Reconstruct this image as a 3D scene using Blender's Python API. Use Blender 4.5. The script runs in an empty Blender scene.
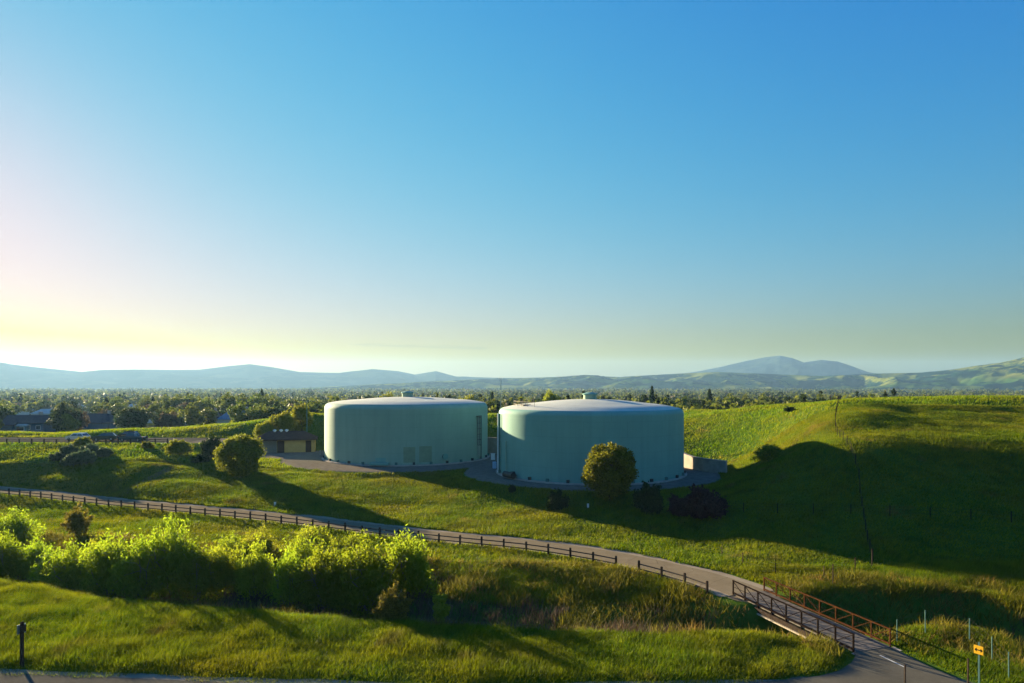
import bpy, math, random
import numpy as np
from mathutils import Vector, Matrix

SC = bpy.context.scene
COL = SC.collection
rng = np.random.default_rng(11)
random.seed(5)
R = math.radians

# ------------------------------------------------------------------ camera constants
F, CX, HY, CAMZ = 683.0, 512.0, 384.0, 18.0
SUN_AZ, SUN_EL = R(-44), R(10.3)          # azimuth from +Y, negative = towards -X


def P(px, py, z):
    """world x, y of a point of the photograph that lies at height z"""
    Y = (CAMZ - z) * F / (py - HY)
    return ((px - CX) / F * Y, Y)


# ------------------------------------------------------------------ object helpers
def tag(o, label=None, cat=None, group=None, kind=None):
    if label: o['label'] = label
    if cat: o['category'] = cat
    if group: o['group'] = group
    if kind: o['kind'] = kind
    return o


def empty(name, loc=(0, 0, 0), rz=0.0, label=None, cat=None, group=None):
    o = bpy.data.objects.new(name, None)
    COL.objects.link(o)
    o.empty_display_size = .3
    o.location = loc
    o.rotation_euler = (0, 0, rz)
    return tag(o, label, cat, group)


def link(name, me, parent=None):
    o = bpy.data.objects.new(name, me)
    COL.objects.link(o)
    if parent is not None: o.parent = parent
    return o


def copy_tree(o, parent=None):
    c = o.copy()
    COL.objects.link(c)
    c.parent = parent
    for ch in list(o.children):
        copy_tree(ch, c)
    return c


def np_mesh(name, verts, faces, mat=None, var=None, smooth=False, attrs=None):
    """verts (n,3), faces (m,k) of one size k"""
    me = bpy.data.meshes.new(name)
    verts = np.asarray(verts, dtype=np.float32)
    faces = np.asarray(faces, dtype=np.int32)
    n, (m, k) = len(verts), faces.shape
    me.vertices.add(n)
    me.vertices.foreach_set('co', verts.ravel())
    me.loops.add(m * k)
    me.loops.foreach_set('vertex_index', faces.ravel())
    me.polygons.add(m)
    me.polygons.foreach_set('loop_start', np.arange(0, m * k, k, dtype=np.int32))
    me.polygons.foreach_set('loop_total', np.full(m, k, dtype=np.int32))
    me.polygons.foreach_set('use_smooth', np.full(m, smooth, dtype=bool))
    for nm, a in (attrs or {}).items():
        at = me.attributes.new(nm, 'FLOAT', 'POINT')
        at.data.foreach_set('value', np.asarray(a, dtype=np.float32))
    if var is not None:
        at = me.attributes.new('var', 'FLOAT', 'POINT')
        at.data.foreach_set('value', np.asarray(var, dtype=np.float32))
    me.update(calc_edges=True)
    if mat: me.materials.append(mat)
    return me


class MB:
    """collects boxes, tubes, lathes; build() links them as one mesh object"""
    def __init__(s): s.v, s.f = [], []

    def add(s, vs, fs):
        b = len(s.v)
        s.v += [tuple(v) for v in vs]
        s.f += [tuple(i + b for i in f) for f in fs]
        return s

    def box(s, c, d, rz=0.0):
        x, y, z = d[0] / 2, d[1] / 2, d[2] / 2
        ca, sa = math.cos(rz), math.sin(rz)
        vs = []
        for k in (-z, z):
            for i, j in ((-x, -y), (x, -y), (x, y), (-x, y)):
                vs.append((c[0] + i * ca - j * sa, c[1] + i * sa + j * ca, c[2] + k))
        return s.add(vs, [(3, 2, 1, 0), (4, 5, 6, 7), (0, 1, 5, 4), (1, 2, 6, 5), (2, 3, 7, 6), (3, 0, 4, 7)])

    def tube(s, a, b, ra, rb=None, n=8, cap=True):
        rb = ra if rb is None else rb
        a, b = Vector(a), Vector(b)
        d = (b - a)
        if d.length < 1e-6: return s
        q = d.to_track_quat('Z', 'Y')
        vs = []
        for p, r in ((a, ra), (b, rb)):
            for i in range(n):
                t = 2 * math.pi * (i + .5) / n
                vs.append(p + q @ Vector((r * math.cos(t), r * math.sin(t), 0)))
        fs = [(i, (i + 1) % n, n + (i + 1) % n, n + i) for i in range(n)]
        if cap: fs += [tuple(range(n - 1, -1, -1)), tuple(range(n, 2 * n))]
        return s.add(vs, fs)

    def bar(s, a, b, w, h):
        """square-section bar between two points"""
        a, b = Vector(a), Vector(b)
        d = (b - a).normalized()
        side = d.cross(Vector((0, 0, 1)))
        if side.length < 1e-4: side = Vector((1, 0, 0))
        side.normalize()
        up = side.cross(d)
        vs = []
        for p in (a, b):
            for i, j in ((-1, -1), (1, -1), (1, 1), (-1, 1)):
                vs.append(p + side * (i * w / 2) + up * (j * h / 2))
        return s.add(vs, [(3, 2, 1, 0), (4, 5, 6, 7), (0, 1, 5, 4), (1, 2, 6, 5), (2, 3, 7, 6), (3, 0, 4, 7)])

    def lathe(s, prof, c=(0, 0, 0), n=48, a0=0.0, a1=2 * math.pi):
        closed = abs(a1 - a0 - 2 * math.pi) < 1e-5
        cols = n if closed else n + 1
        vs = []
        for r, z in prof:
            for i in range(cols):
                t = a0 + (a1 - a0) * i / n
                vs.append((c[0] + r * math.cos(t), c[1] + r * math.sin(t), c[2] + z))
        fs = []
        for k in range(len(prof) - 1):
            for i in range(n):
                j = (i + 1) % cols if closed else i + 1
                fs.append((k * cols + i, k * cols + j, (k + 1) * cols + j, (k + 1) * cols + i))
        return s.add(vs, fs)

    def prism(s, poly, z0, z1):
        n = len(poly)
        vs = [(x, y, z0) for x, y in poly] + [(x, y, z1) for x, y in poly]
        fs = [tuple(range(n - 1, -1, -1)), tuple(range(n, 2 * n))]
        fs += [(i, (i + 1) % n, n + (i + 1) % n, n + i) for i in range(n)]
        return s.add(vs, fs)

    def build(s, name, mat, parent=None, smooth=False, loc=None, bevel=0):
        me = bpy.data.meshes.new(name)
        me.from_pydata(s.v, [], s.f)
        me.materials.append(mat)
        if smooth:
            me.polygons.foreach_set('use_smooth', [True] * len(me.polygons))
            me.set_sharp_from_angle(angle=R(38))
        o = link(name, me, parent)
        if loc is not None: o.location = loc
        if bevel:
            b = o.modifiers.new('edge', 'BEVEL')
            b.width, b.segments, b.limit_method = bevel, 2, 'ANGLE'
        return o


# ------------------------------------------------------------------ materials
def mat_new(name):
    m = bpy.data.materials.new(name)
    m.use_nodes = True
    nt = m.node_tree
    nt.nodes.clear()
    return m, nt, nt.nodes.new, nt.links.new


def ramp(nt, fac, stops):
    r = nt.nodes.new('ShaderNodeValToRGB')
    els = r.color_ramp.elements
    while len(els) < len(stops): els.new(.5)
    for e, (p, c) in zip(els, stops):
        e.position = p
        e.color = (*c, 1)
    nt.links.new(fac, r.inputs[0])
    return r.outputs[0]


def noise(nt, scale, detail=4.0, rough=.55, vec=None, stretch=None):
    n = nt.nodes.new('ShaderNodeTexNoise')
    n.inputs['Scale'].default_value = scale
    n.inputs['Detail'].default_value = detail
    n.inputs['Roughness'].default_value = rough
    if vec is None:
        vec = nt.nodes.new('ShaderNodeNewGeometry').outputs['Position']
    if stretch:
        mp = nt.nodes.new('ShaderNodeMapping')
        mp.inputs['Scale'].default_value = stretch
        nt.links.new(vec, mp.inputs[0])
        vec = mp.outputs[0]
    nt.links.new(vec, n.inputs['Vector'])
    return n.outputs[0]


def mixc(nt, f, a, b, mode='MIX'):
    m = nt.nodes.new('ShaderNodeMix')
    m.data_type = 'RGBA'
    m.blend_type = mode
    for s, v in ((m.inputs[0], f), (m.inputs[6], a), (m.inputs[7], b)):
        if hasattr(v, 'is_output'): nt.links.new(v, s)
        elif isinstance(v, (int, float)): s.default_value = v
        else: s.default_value = (*v, 1)
    return m.outputs[2]


def math_n(nt, op, a, b=0.0):
    m = nt.nodes.new('ShaderNodeMath')
    m.operation = op
    for s, v in ((m.inputs[0], a), (m.inputs[1], b)):
        if hasattr(v, 'is_output'): nt.links.new(v, s)
        else: s.default_value = v
    return m.outputs[0]


def attr(nt, name):
    a = nt.nodes.new('ShaderNodeAttribute')
    a.attribute_name = name
    return a.outputs['Fac']


def simple(name, col, rough=.7, var=.15, scale=3.0, metal=0.0, bump=0.0, spec=.0):
    """one painted / raw surface with mottled colour"""
    m, nt, N, L = mat_new(name)
    out, b = N('ShaderNodeOutputMaterial'), N('ShaderNodeBsdfPrincipled')
    tc = N('ShaderNodeTexCoord').outputs['Object']
    n = noise(nt, scale, 5, .6, tc)
    d = tuple(max(0, c * (1 - var)) for c in col)
    u = tuple(min(1, c * (1 + var)) for c in col)
    L(ramp(nt, n, [(.3, d), (.7, u)]), b.inputs['Base Color'])
    b.inputs['Roughness'].default_value = rough
    b.inputs['Metallic'].default_value = metal
    b.inputs['Specular IOR Level'].default_value = spec
    if bump:
        bp = N('ShaderNodeBump')
        bp.inputs['Strength'].default_value = bump
        L(noise(nt, scale * 6, 4, .6, tc), bp.inputs['Height'])
        L(bp.outputs[0], b.inputs['Normal'])
    L(b.outputs[0], out.inputs[0])
    return m


def leafy(name, dark, light, accent=None, acc_amt=.0, trans=.45, scale=.35, patch=None):
    """leaf or blade: colour varies per leaf (attribute var) and in patches; part of the light passes through"""
    m, nt, N, L = mat_new(name)
    out = N('ShaderNodeOutputMaterial')
    v = attr(nt, 'var')
    c = ramp(nt, v, [(0.0, dark), (1.0, light)])
    if patch is not None:
        big = noise(nt, scale, 4, .6)
        pc = ramp(nt, v, [(0.0, tuple(x * .75 for x in patch)), (1.0, patch)])
        f = ramp(nt, big, [(.42, (0, 0, 0)), (.66, (1, 1, 1))])
        c = mixc(nt, f, c, pc)
    if accent is not None:
        big2 = noise(nt, scale * 2.3 + .013, 3, .6)
        f = ramp(nt, big2, [(.62 - acc_amt, (0, 0, 0)), (.75 - acc_amt * .6, (1, 1, 1))])
        c = mixc(nt, f, c, accent)
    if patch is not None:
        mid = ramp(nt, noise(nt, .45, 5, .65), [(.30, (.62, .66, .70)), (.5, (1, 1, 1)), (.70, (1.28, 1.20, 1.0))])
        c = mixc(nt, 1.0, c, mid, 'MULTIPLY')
    info = N('ShaderNodeObjectInfo').outputs['Random']
    hs = N('ShaderNodeHueSaturation')
    L(c, hs.inputs['Color'])
    L(math_n(nt, 'ADD', math_n(nt, 'MULTIPLY', info, .5), .75), hs.inputs['Value'])
    L(math_n(nt, 'ADD', math_n(nt, 'MULTIPLY', info, .03), .485), hs.inputs['Hue'])
    c = hs.outputs[0]
    d = N('ShaderNodeBsdfPrincipled')
    d.inputs['Roughness'].default_value = .6
    d.inputs['Specular IOR Level'].default_value = .06
    L(c, d.inputs['Base Color'])
    t = N('ShaderNodeBsdfTranslucent')
    L(c, t.inputs['Color'])
    mx = N('ShaderNodeMixShader')
    mx.inputs[0].default_value = trans
    L(d.outputs[0], mx.inputs[1])
    L(t.outputs[0], mx.inputs[2])
    L(mx.outputs[0], out.inputs[0])
    return m


def ground_mat():
    m, nt, N, L = mat_new('ground_soil')
    out, b = N('ShaderNodeOutputMaterial'), N('ShaderNodeBsdfPrincipled')
    n1 = noise(nt, .09, 5, .6)
    n2 = noise(nt, .8, 5, .65)
    g = ramp(nt, n1, [(.3, (.035, .090, .008)), (.5, (.065, .13, .010)), (.7, (.11, .16, .016))])
    g = mixc(nt, .45, g, ramp(nt, n2, [(.3, (.030, .060, .010)), (.7, (.10, .12, .022))]))
    gravel = ramp(nt, noise(nt, 1.3, 6, .7), [(.3, (.115, .096, .074)), (.7, (.20, .172, .132))])
    dirt = ramp(nt, noise(nt, .7, 6, .7), [(.3, (.10, .075, .05)), (.7, (.21, .165, .11))])
    edge = noise(nt, .6, 4, .7)

    def msk(nm):
        f = math_n(nt, 'ADD', attr(nt, nm), math_n(nt, 'MULTIPLY', math_n(nt, 'SUBTRACT', edge, .5), .5))
        return ramp(nt, f, [(.42, (0, 0, 0)), (.58, (1, 1, 1))])
    c = mixc(nt, msk('dirt'), g, dirt)
    c = mixc(nt, msk('gravel'), c, gravel)
    valley = ramp(nt, noise(nt, .012, 6, .65), [(.3, (.035, .05, .018)), (.5, (.06, .075, .022)), (.62, (.12, .11, .05)), (.75, (.055, .09, .015))])
    c = mixc(nt, attr(nt, 'valley'), c, valley)
    L(c, b.inputs['Base Color'])
    b.inputs['Roughness'].default_value = .95
    b.inputs['Specular IOR Level'].default_value = 0
    bp = N('ShaderNodeBump')
    bp.inputs['Strength'].default_value = .5
    bp.inputs['Distance'].default_value = .15
    L(noise(nt, 2.5, 6, .7), bp.inputs['Height'])
    L(bp.outputs[0], b.inputs['Normal'])
    L(b.outputs[0], out.inputs[0])
    return m


def pavement_mat(name, a, b_, crack=True):
    m, nt, N, L = mat_new(name)
    out, b = N('ShaderNodeOutputMaterial'), N('ShaderNodeBsdfPrincipled')
    c = ramp(nt, noise(nt, .5, 6, .7), [(.3, a), (.7, b_)])
    c = mixc(nt, .35, c, ramp(nt, noise(nt, 9, 3, .7), [(.3, a), (.7, b_)]))
    if crack:
        vo = N('ShaderNodeTexVoronoi')
        vo.feature = 'DISTANCE_TO_EDGE'
        vo.inputs['Scale'].default_value = .28
        geo = N('ShaderNodeNewGeometry').outputs['Position']
        L(mixc(nt, .25, geo, noise(nt, .9, 3, .6), 'ADD'), vo.inputs['Vector'])
        c = mixc(nt, ramp(nt, vo.outputs['Distance'], [(.0, (1, 1, 1)), (.008, (0, 0, 0))]), c, tuple(x * .7 for x in a))
    L(c, b.inputs['Base Color'])
    b.inputs['Roughness'].default_value = .95
    b.inputs['Specular IOR Level'].default_value = 0
    bp = N('ShaderNodeBump')
    bp.inputs['Strength'].default_value = .3
    bp.inputs['Distance'].default_value = .02
    L(noise(nt, 14, 4, .7), bp.inputs['Height'])
    L(bp.outputs[0], b.inputs['Normal'])
    L(b.outputs[0], out.inputs[0])
    return m


def tank_mat(name, base, rough=.75, streak=.12):
    """eggshell tank paint: faint plate seams, run-off streaks"""
    m, nt, N, L = mat_new(name)
    out, b = N('ShaderNodeOutputMaterial'), N('ShaderNodeBsdfPrincipled')
    tc = N('ShaderNodeTexCoord').outputs['Object']
    n1 = noise(nt, 1.0, 5, .6, tc, (.9, .9, .06))
    n2 = noise(nt, .22, 4, .6, tc)
    d = tuple(c * (1 - streak) for c in base)
    u = tuple(min(.9, c * (1 + streak * .6)) for c in base)
    c = mixc(nt, .5, ramp(nt, n1, [(.3, d), (.65, u)]), ramp(nt, n2, [(.3, d), (.7, u)]))
    # horizontal plate courses every 2.4 m
    sep = N('ShaderNodeSeparateXYZ')
    L(tc, sep.inputs[0])
    fr = math_n(nt, 'FRACT', math_n(nt, 'DIVIDE', sep.outputs[2], 2.4))
    seam = math_n(nt, 'LESS_THAN', fr, .03)
    c = mixc(nt, math_n(nt, 'MULTIPLY', seam, .22), c, tuple(x * .6 for x in base))
    ang = math_n(nt, 'ARCTAN2', sep.outputs[1], sep.outputs[0])
    row = math_n(nt, 'FLOOR', math_n(nt, 'DIVIDE', sep.outputs[2], 2.4))
    va = math_n(nt, 'FRACT', math_n(nt, 'ADD', math_n(nt, 'MULTIPLY', ang, 2.35), math_n(nt, 'MULTIPLY', row, .37)))
    c = mixc(nt, math_n(nt, 'MULTIPLY', math_n(nt, 'LESS_THAN', va, .012), .25), c, tuple(x * .6 for x in base))
    # rust and dust runs below the rim
    n3 = noise(nt, 1.6, 4, .7, tc, (1.5, 1.5, .035))
    rust = ramp(nt, n3, [(.62, (0, 0, 0)), (.74, (1, 1, 1))])
    c = mixc(nt, math_n(nt, 'MULTIPLY', rust, .22), c, (.16, .13, .08))
    # splash-up dirt low on the plates
    low = ramp(nt, math_n(nt, 'ADD', math_n(nt, 'DIVIDE', sep.outputs[2], 3.0), math_n(nt, 'MULTIPLY', n1, .8)), [(.35, (1, 1, 1)), (.75, (0, 0, 0))])
    c = mixc(nt, math_n(nt, 'MULTIPLY', low, .3), c, tuple(x * .62 for x in base))
    L(c, b.inputs['Base Color'])
    b.inputs['Roughness'].default_value = rough
    b.inputs['Specular IOR Level'].default_value = .18
    bp = N('ShaderNodeBump')
    bp.inputs['Strength'].default_value = .15
    bp.inputs['Distance'].default_value = .05
    L(noise(nt, .5, 3, .5, tc), bp.inputs['Height'])
    L(bp.outputs[0], b.inputs['Normal'])
    L(b.outputs[0], out.inputs[0])
    return m


def hill_mat(name, grass, gold, oak, s1, s2, oak_amt):
    m, nt, N, L = mat_new(name)
    out, b = N('ShaderNodeOutputMaterial'), N('ShaderNodeBsdfPrincipled')
    c = ramp(nt, noise(nt, s1, 4, .6), [(.38, grass), (.60, gold)])
    f = ramp(nt, noise(nt, s2, 7, .68), [(oak_amt, (1, 1, 1)), (oak_amt + .05, (0, 0, 0))])
    c = mixc(nt, f, c, oak)
    L(c, b.inputs['Base Color'])
    b.inputs['Roughness'].default_value = 1
    b.inputs['Specular IOR Level'].default_value = 0
    L(b.outputs[0], out.inputs[0])
    return m


M = {}
M['ground'] = ground_mat()
M['asphalt'] = pavement_mat('worn_asphalt', (.145, .115, .072), (.235, .188, .120))
M['shoulder'] = pavement_mat('packed_gravel', (.19, .155, .11), (.32, .265, .19), False)
M['path'] = pavement_mat('path_asphalt', (.070, .064, .050), (.120, .110, .086), False)
M['line'] = simple('worn_white_paint', (.45, .45, .43), .8, .25, 5)
M['tank'] = tank_mat('tank_paint', (.245, .375, .285))
M['tank2'] = tank_mat('tank_paint_teal', (.17, .355, .295))
M['roof_paint'] = tank_mat('tank_roof_paint', (.50, .51, .43), .7, .12)  # tank paint lightened for the roof; grazing sun and sky are in the colour
M['patch'] = simple('touch_up_paint', (.21, .29, .19), .6, .12, 1.2)
M['concrete'] = simple('weathered_concrete', (.36, .31, .26), .9, .2, .8, bump=.3)
M['darksteel'] = simple('dark_steel', (.05, .055, .055), .5, .3, 4, .6)
M['galv'] = simple('galvanised_steel', (.33, .36, .36), .45, .2, 5, .7)
M['greenpost'] = simple('green_post_paint', (.09, .17, .15), .5, .2, 5)
M['bluebox'] = simple('pale_blue_cabinet_paint', (.30, .45, .60), .5, .1, 5)
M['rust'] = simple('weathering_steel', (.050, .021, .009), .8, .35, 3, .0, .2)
M['rust_dark'] = simple('dark_weathering_steel', (.012, .008, .006), .8, .35, 3, .0, .2)  # darkened copy of the rust; the left railing's shade is in the colour
M['palewood'] = simple('pale_weathered_timber', (.36, .31, .24), .85, .2, 3)
M['deckwood'] = simple('grey_plank_decking', (.13, .115, .10), .85, .25, 2.5, bump=.2)
M['darkwood'] = simple('dark_creosoted_timber', (.040, .030, .024), .85, .35, 4, bump=.3)
M['railwood'] = simple('blackened_rail_timber', (.055, .048, .045), .8, .3, 4)
M['signyellow'] = simple('sign_yellow', (.72, .40, .03), .45, .06, 8)
M['black'] = simple('black_paint', (.015, .015, .015), .5, .1, 8)
M['signback'] = simple('bare_aluminium_sign_back', (.22, .30, .36), .4, .1, 8, .6)
M['white'] = simple('white_paint', (.75, .75, .72), .6, .06, 4)
M['bark'] = simple('bark', (.085, .065, .045), .95, .35, 5, bump=.5)
M['palebark'] = simple('pale_bark', (.16, .13, .10), .95, .3, 5, bump=.5)
M['blockwall'] = simple('grey_block_wall', (.24, .215, .19), .9, .12, 2, bump=.2)
M['ochre'] = simple('ochre_render', (.52, .34, .13), .9, .1, 1.2)
M['brownroof'] = simple('brown_shingle', (.085, .05, .038), .9, .2, 2, bump=.3)
M['doorbrown'] = simple('dark_brown_door', (.06, .035, .03), .7, .1, 3)
M['glass'] = simple('window_glass', (.03, .045, .06), .08, .1, 3, spec=.9)
M['tyre'] = simple('tyre_rubber', (.02, .02, .02), .9, .1, 9)
M['lens'] = simple('headlight_lens', (.65, .65, .60), .15, .05, 9, spec=.8)
M['redlens'] = simple('tail_light_lens', (.35, .02, .015), .2, .05, 9, spec=.8)

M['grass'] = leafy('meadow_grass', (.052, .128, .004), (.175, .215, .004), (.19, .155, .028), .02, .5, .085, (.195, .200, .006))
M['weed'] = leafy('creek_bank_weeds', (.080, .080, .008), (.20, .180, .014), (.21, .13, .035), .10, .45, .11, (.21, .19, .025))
M['reed'] = leafy('dry_reed', (.055, .038, .026), (.12, .085, .055), None, 0, .3, .3)
M['willow'] = leafy('willow_leaf', (.15, .225, .010), (.235, .285, .014), None, 0, .74)
M['willow2'] = leafy('yellow_willow_leaf', (.18, .225, .010), (.26, .28, .016), None, 0, .74)
M['russet'] = leafy('russet_leaf', (.10, .095, .012), (.25, .205, .030), None, 0, .45)
M['oak'] = leafy('oak_leaf', (.095, .125, .010), (.27, .27, .018), None, 0, .42)
M['dusk'] = leafy('grey_green_leaf', (.045, .080, .040), (.115, .155, .075), None, 0, .35)
M['purple'] = leafy('dark_purple_leaf', (.030, .014, .016), (.070, .032, .030), None, 0, .3)
M['dark'] = leafy('dark_evergreen_leaf', (.014, .032, .009), (.045, .072, .016), None, 0, .3)
M['mid'] = leafy('mid_green_leaf', (.060, .098, .012), (.175, .195, .020), None, 0, .35)
M['fresh'] = leafy('fresh_spring_leaf', (.15, .18, .012), (.30, .30, .024), None, 0, .45)
M['bare'] = leafy('budding_twig', (.075, .055, .035), (.15, .115, .065), None, 0, .3)

# ------------------------------------------------------------------ terrain
def vnoise(x, y, seed=0):
    x = np.asarray(x, float); y = np.asarray(y, float)
    xi, yi = np.floor(x).astype(np.int64), np.floor(y).astype(np.int64)
    fx, fy = x - xi, y - yi
    fx, fy = fx * fx * (3 - 2 * fx), fy * fy * (3 - 2 * fy)

    def h(a, b):
        n = (a * 374761393 + b * 668265263 + seed * 982451653) & 0x7fffffff
        n = ((n ^ (n >> 13)) * 1274126177) & 0x7fffffff
        n = (n ^ (n >> 16)) & 0xffff
        return n / 65535.0
    return ((h(xi, yi) * (1 - fx) + h(xi + 1, yi) * fx) * (1 - fy) +
            (h(xi, yi + 1) * (1 - fx) + h(xi + 1, yi + 1) * fx) * fy)


def fbm(x, y, wl, octs=4, seed=0, gain=.5):
    s, a, t = 0, 1, 0
    for o in range(octs):
        s = s + a * (vnoise(x / wl * 2 ** o, y / wl * 2 ** o, seed + o) - .5)
        t += a
        a *= gain
    return s / t * 2


def sstep(a, b, x):
    t = np.clip((x - a) / (b - a), 0, 1)
    return t * t * (3 - 2 * t)


def pl_dist(x, y, pts):
    """distance to a polyline"""
    best = np.full(np.shape(x), 1e9)
    for (x0, y0), (x1, y1) in zip(pts[:-1], pts[1:]):
        dx, dy = x1 - x0, y1 - y0
        t = np.clip(((x - x0) * dx + (y - y0) * dy) / (dx * dx + dy * dy), 0, 1)
        best = np.minimum(best, np.hypot(x - x0 - t * dx, y - y0 - t * dy))
    return best


TRAIL_PX = [(-160, 473), (-60, 483.5), (0, 490), (60, 496), (125, 503), (190, 509), (250, 514.5), (312, 521), (400, 532), (470, 539),
            (540, 546), (600, 555), (650, 564.5), (700, 577), (735, 588)]
TRAIL = [P(a, b, 0) for a, b in TRAIL_PX] + [(20.35, 58.6)]
BR_A, BR_B = (20.35, 58.8), (24.4, 46.2)                   # bridge ends
ROADS = TRAIL + [BR_A]
NEAR = [(-120, 46.5), (-60, 41.6), (-32, 39.4), (-8, 37.4), (8, 37.3), (20, 37.7), (60, 33.5), (120, 26)]
APRON = [(24.4, 46.2), (23.6, 38.5)]
AP_Y = [38.2, 40.2, 41.6, 42.6, 43.9, 45.3, 46.25, 46.65]
AP_L = [5, 11, 16.5, 20.0, 21.8, 22.75, 22.85, 22.9]
AP_R = [33, 28.6, 27.5, 26.9, 26.5, 26.15, 25.98, 25.95]


def apron_dist(x, y):
    d = np.maximum(np.interp(y, AP_Y, AP_L) - x, x - np.interp(y, AP_Y, AP_R))
    return np.where(y > 46.7, 9.0, d)
CREEK = [(-150, 97), (-110, 88), (-75, 77), (-50, 69.0), (-36, 63.5), (-22, 59.3), (-11, 56.8), (0, 55.2), (12, 54), (22.4, 52.6),
         (30, 55), (36, 54), (39, 50), (40, 44), (41, 34), (46, 20)]
TL, TR = (-22.2, 145.0), (13.7, 120.0)                     # tank centres
RL, RR = 17.0, 16.0
PAD = 2.6
LOT = [(-138, 154), (-108, 153), (-70, 152)]
DRIVE = [(-72, 152), (-62, 152), (-52, 150), (-38, 150)]
TRACK = [P(118, 494, .5), P(150, 477, 2.2), P(178, 459, 4.3)]

ctrl = []
def C3(*p): ctrl.append(p)
def CP(px, py, z): ctrl.append((*P(px, py, z), z))
for x in (-130, -90, -60, -30, 0, 26, 50, 80, 130):
    C3(x, 38, 0); C3(x, 15, 0); C3(x, -30, -1)
for p in TRAIL[::2]: C3(p[0], p[1], 0)
C3(*BR_A, 0); C3(*BR_B, 0)
C3(-35, 50, .15); C3(-12, 47.5, .15); C3(8, 46, .1); C3(18, 46, .2); C3(-60, 55, .3); C3(30, 49, .25)
# far bank right of the bridge, then the hill
for a in ((790, 574, .15), (870, 566, .3), (960, 572, .3), (1040, 582, .3), (760, 552, .4)): CP(*a)
for a in ((860, 500, 4.0), (780, 500, 3.4), (830, 450, 8.9), (900, 452, 8.9), (950, 452, 8.9), (950, 505, 4.0), (1030, 505, 4.0), (1030, 452, 8.9), (960, 429, 11.0),
          (880, 429, 11.0), (1030, 429, 11.0), (960, 412, 13.0), (1020, 411.5, 13.0), (900, 412, 13.0), (850, 413, 13.0), (840, 401.5, 14.6), (885, 400, 14.8), (930, 399, 15), (980, 398, 15.2),
          (1030, 396.5, 15.5), (760, 406.5, 12.6), (760, 440, 7.2), (805, 405, 13.4), (700, 410.5, 10.9)): CP(*a)
C3(75, 66, .4); C3(95, 66, .4); C3(85, 92, 8.9); C3(110, 95, 9.2)
C3(40.5, 94, 7.0); C3(52, 112, 11.6); C3(44, 128, 4.6); C3(46, 174, 10.4); C3(58, 186, 8.5); C3(40, 195, 7); C3(37, 112, 3.0)
C3(95, 165, 12); C3(130, 168, 12.5); C3(78, 170, 11.5); C3(140, 80, 6); C3(150, 110, 11.5); C3(150, 150, 15.5); C3(120, 60, .4)
C3(70, 205, 5); C3(110, 205, 6); C3(150, 210, 6); C3(40, 215, 3)
# slope between the trail and the pad
for a in ((300, 488, 1.5), (380, 490, 1.2), (460, 500, .8), (540, 512, .6), (640, 524, .5), (710, 530, .5), (240, 486, 1.4)): CP(*a)
C3(13.7, 120, PAD); C3(-22, 145, PAD); C3(-45, 152, PAD); C3(13.7, 96, 1.9); C3(-20, 118, 1.9)
# lot and berm
for x in (-140, -115, -90, -72): C3(x, 146, 5.3); C3(x, 159, 5.4)
C3(-95, 126, 2.6); C3(-75, 121, 2.6); C3(-122, 134, 2.4); C3(-56, 130, 3.0)
for a in ((-10, 433, 5.9), (20, 433, 5.9), (100, 430, 6.4), (160, 427, 7.0), (225, 423.5, 7.8), (262, 421, 8.6), (295, 419, 9.3), (325, 418, 9.4)): CP(*a)
C3(-50, 163, 4.2); C3(-22, 178, 9.6); C3(-4.7, 176, 9.8); C3(20, 178, 10.2); C3(-10, 164, 6.5); C3(14, 160, 6.5)
for x in (-150, -100, -50, 0): C3(x, 215, 2)
C3(-95, 188, 4.4); C3(-78, 194, 4.8); C3(-52, 195, 6.0); C3(-20, 195, 6.5); C3(-125, 184, 4.2)
ctrl = np.array(ctrl)


def tps_fit(p, lam=2.0):
    n = len(p)
    d = np.hypot(p[:, None, 0] - p[None, :, 0], p[:, None, 1] - p[None, :, 1]) / 100
    K = np.where(d > 1e-9, d * d * np.log(np.maximum(d, 1e-9)), 0) + np.eye(n) * lam * 1e-4
    Q = np.c_[np.ones(n), p[:, 0] / 100, p[:, 1] / 100]
    A = np.zeros((n + 3, n + 3))
    A[:n, :n], A[:n, n:], A[n:, :n] = K, Q, Q.T
    return np.linalg.solve(A, np.r_[p[:, 2], 0, 0, 0])


TW = tps_fit(ctrl)


def tps(x, y):
    sh = np.shape(x)
    x, y = np.ravel(x), np.ravel(y)
    out = np.empty(len(x))
    n = len(ctrl)
    for i in range(0, len(x), 20000):
        a, b = x[i:i + 20000], y[i:i + 20000]
        d = np.hypot(a[:, None] - ctrl[None, :, 0], b[:, None] - ctrl[None, :, 1]) / 100
        U = np.where(d > 1e-9, d * d * np.log(np.maximum(d, 1e-9)), 0)
        out[i:i + 20000] = U @ TW[:n] + TW[n] + TW[n + 1] * a / 100 + TW[n + 2] * b / 100
    return out.reshape(sh)


def pad_mask(x, y):
    dr = np.hypot(x - TR[0], y - TR[1]) - 23.0
    dl = np.hypot(x - TL[0], y - TL[1]) - 25.0
    dp = pl_dist(x, y, [(-22, 139), (-36, 146), (-52, 151)]) - 10.0
    return np.minimum(np.minimum(dr, dl), dp)             # < 0 inside


def gravel_mask(x, y):
    dr = np.hypot(x - TR[0], y - TR[1]) - 22.0
    dl = np.hypot(x - TL[0], y - TL[1]) - 25.5
    dp = pl_dist(x, y, [(-22, 139), (-36, 146), (-52, 151)]) - 8.5
    d = np.minimum(np.minimum(dr, dl), dp)
    d = np.minimum(d, pl_dist(x, y, LOT) - 7.2)
    return np.minimum(d, pl_dist(x, y, DRIVE) - 4)


def valley_z(y):
    return np.interp(y, [0, 200, 240, 320, 500, 900, 1600, 12000], [0, 3, 1.2, -1.2, -6.0, -9.5, -11, -11])


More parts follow.
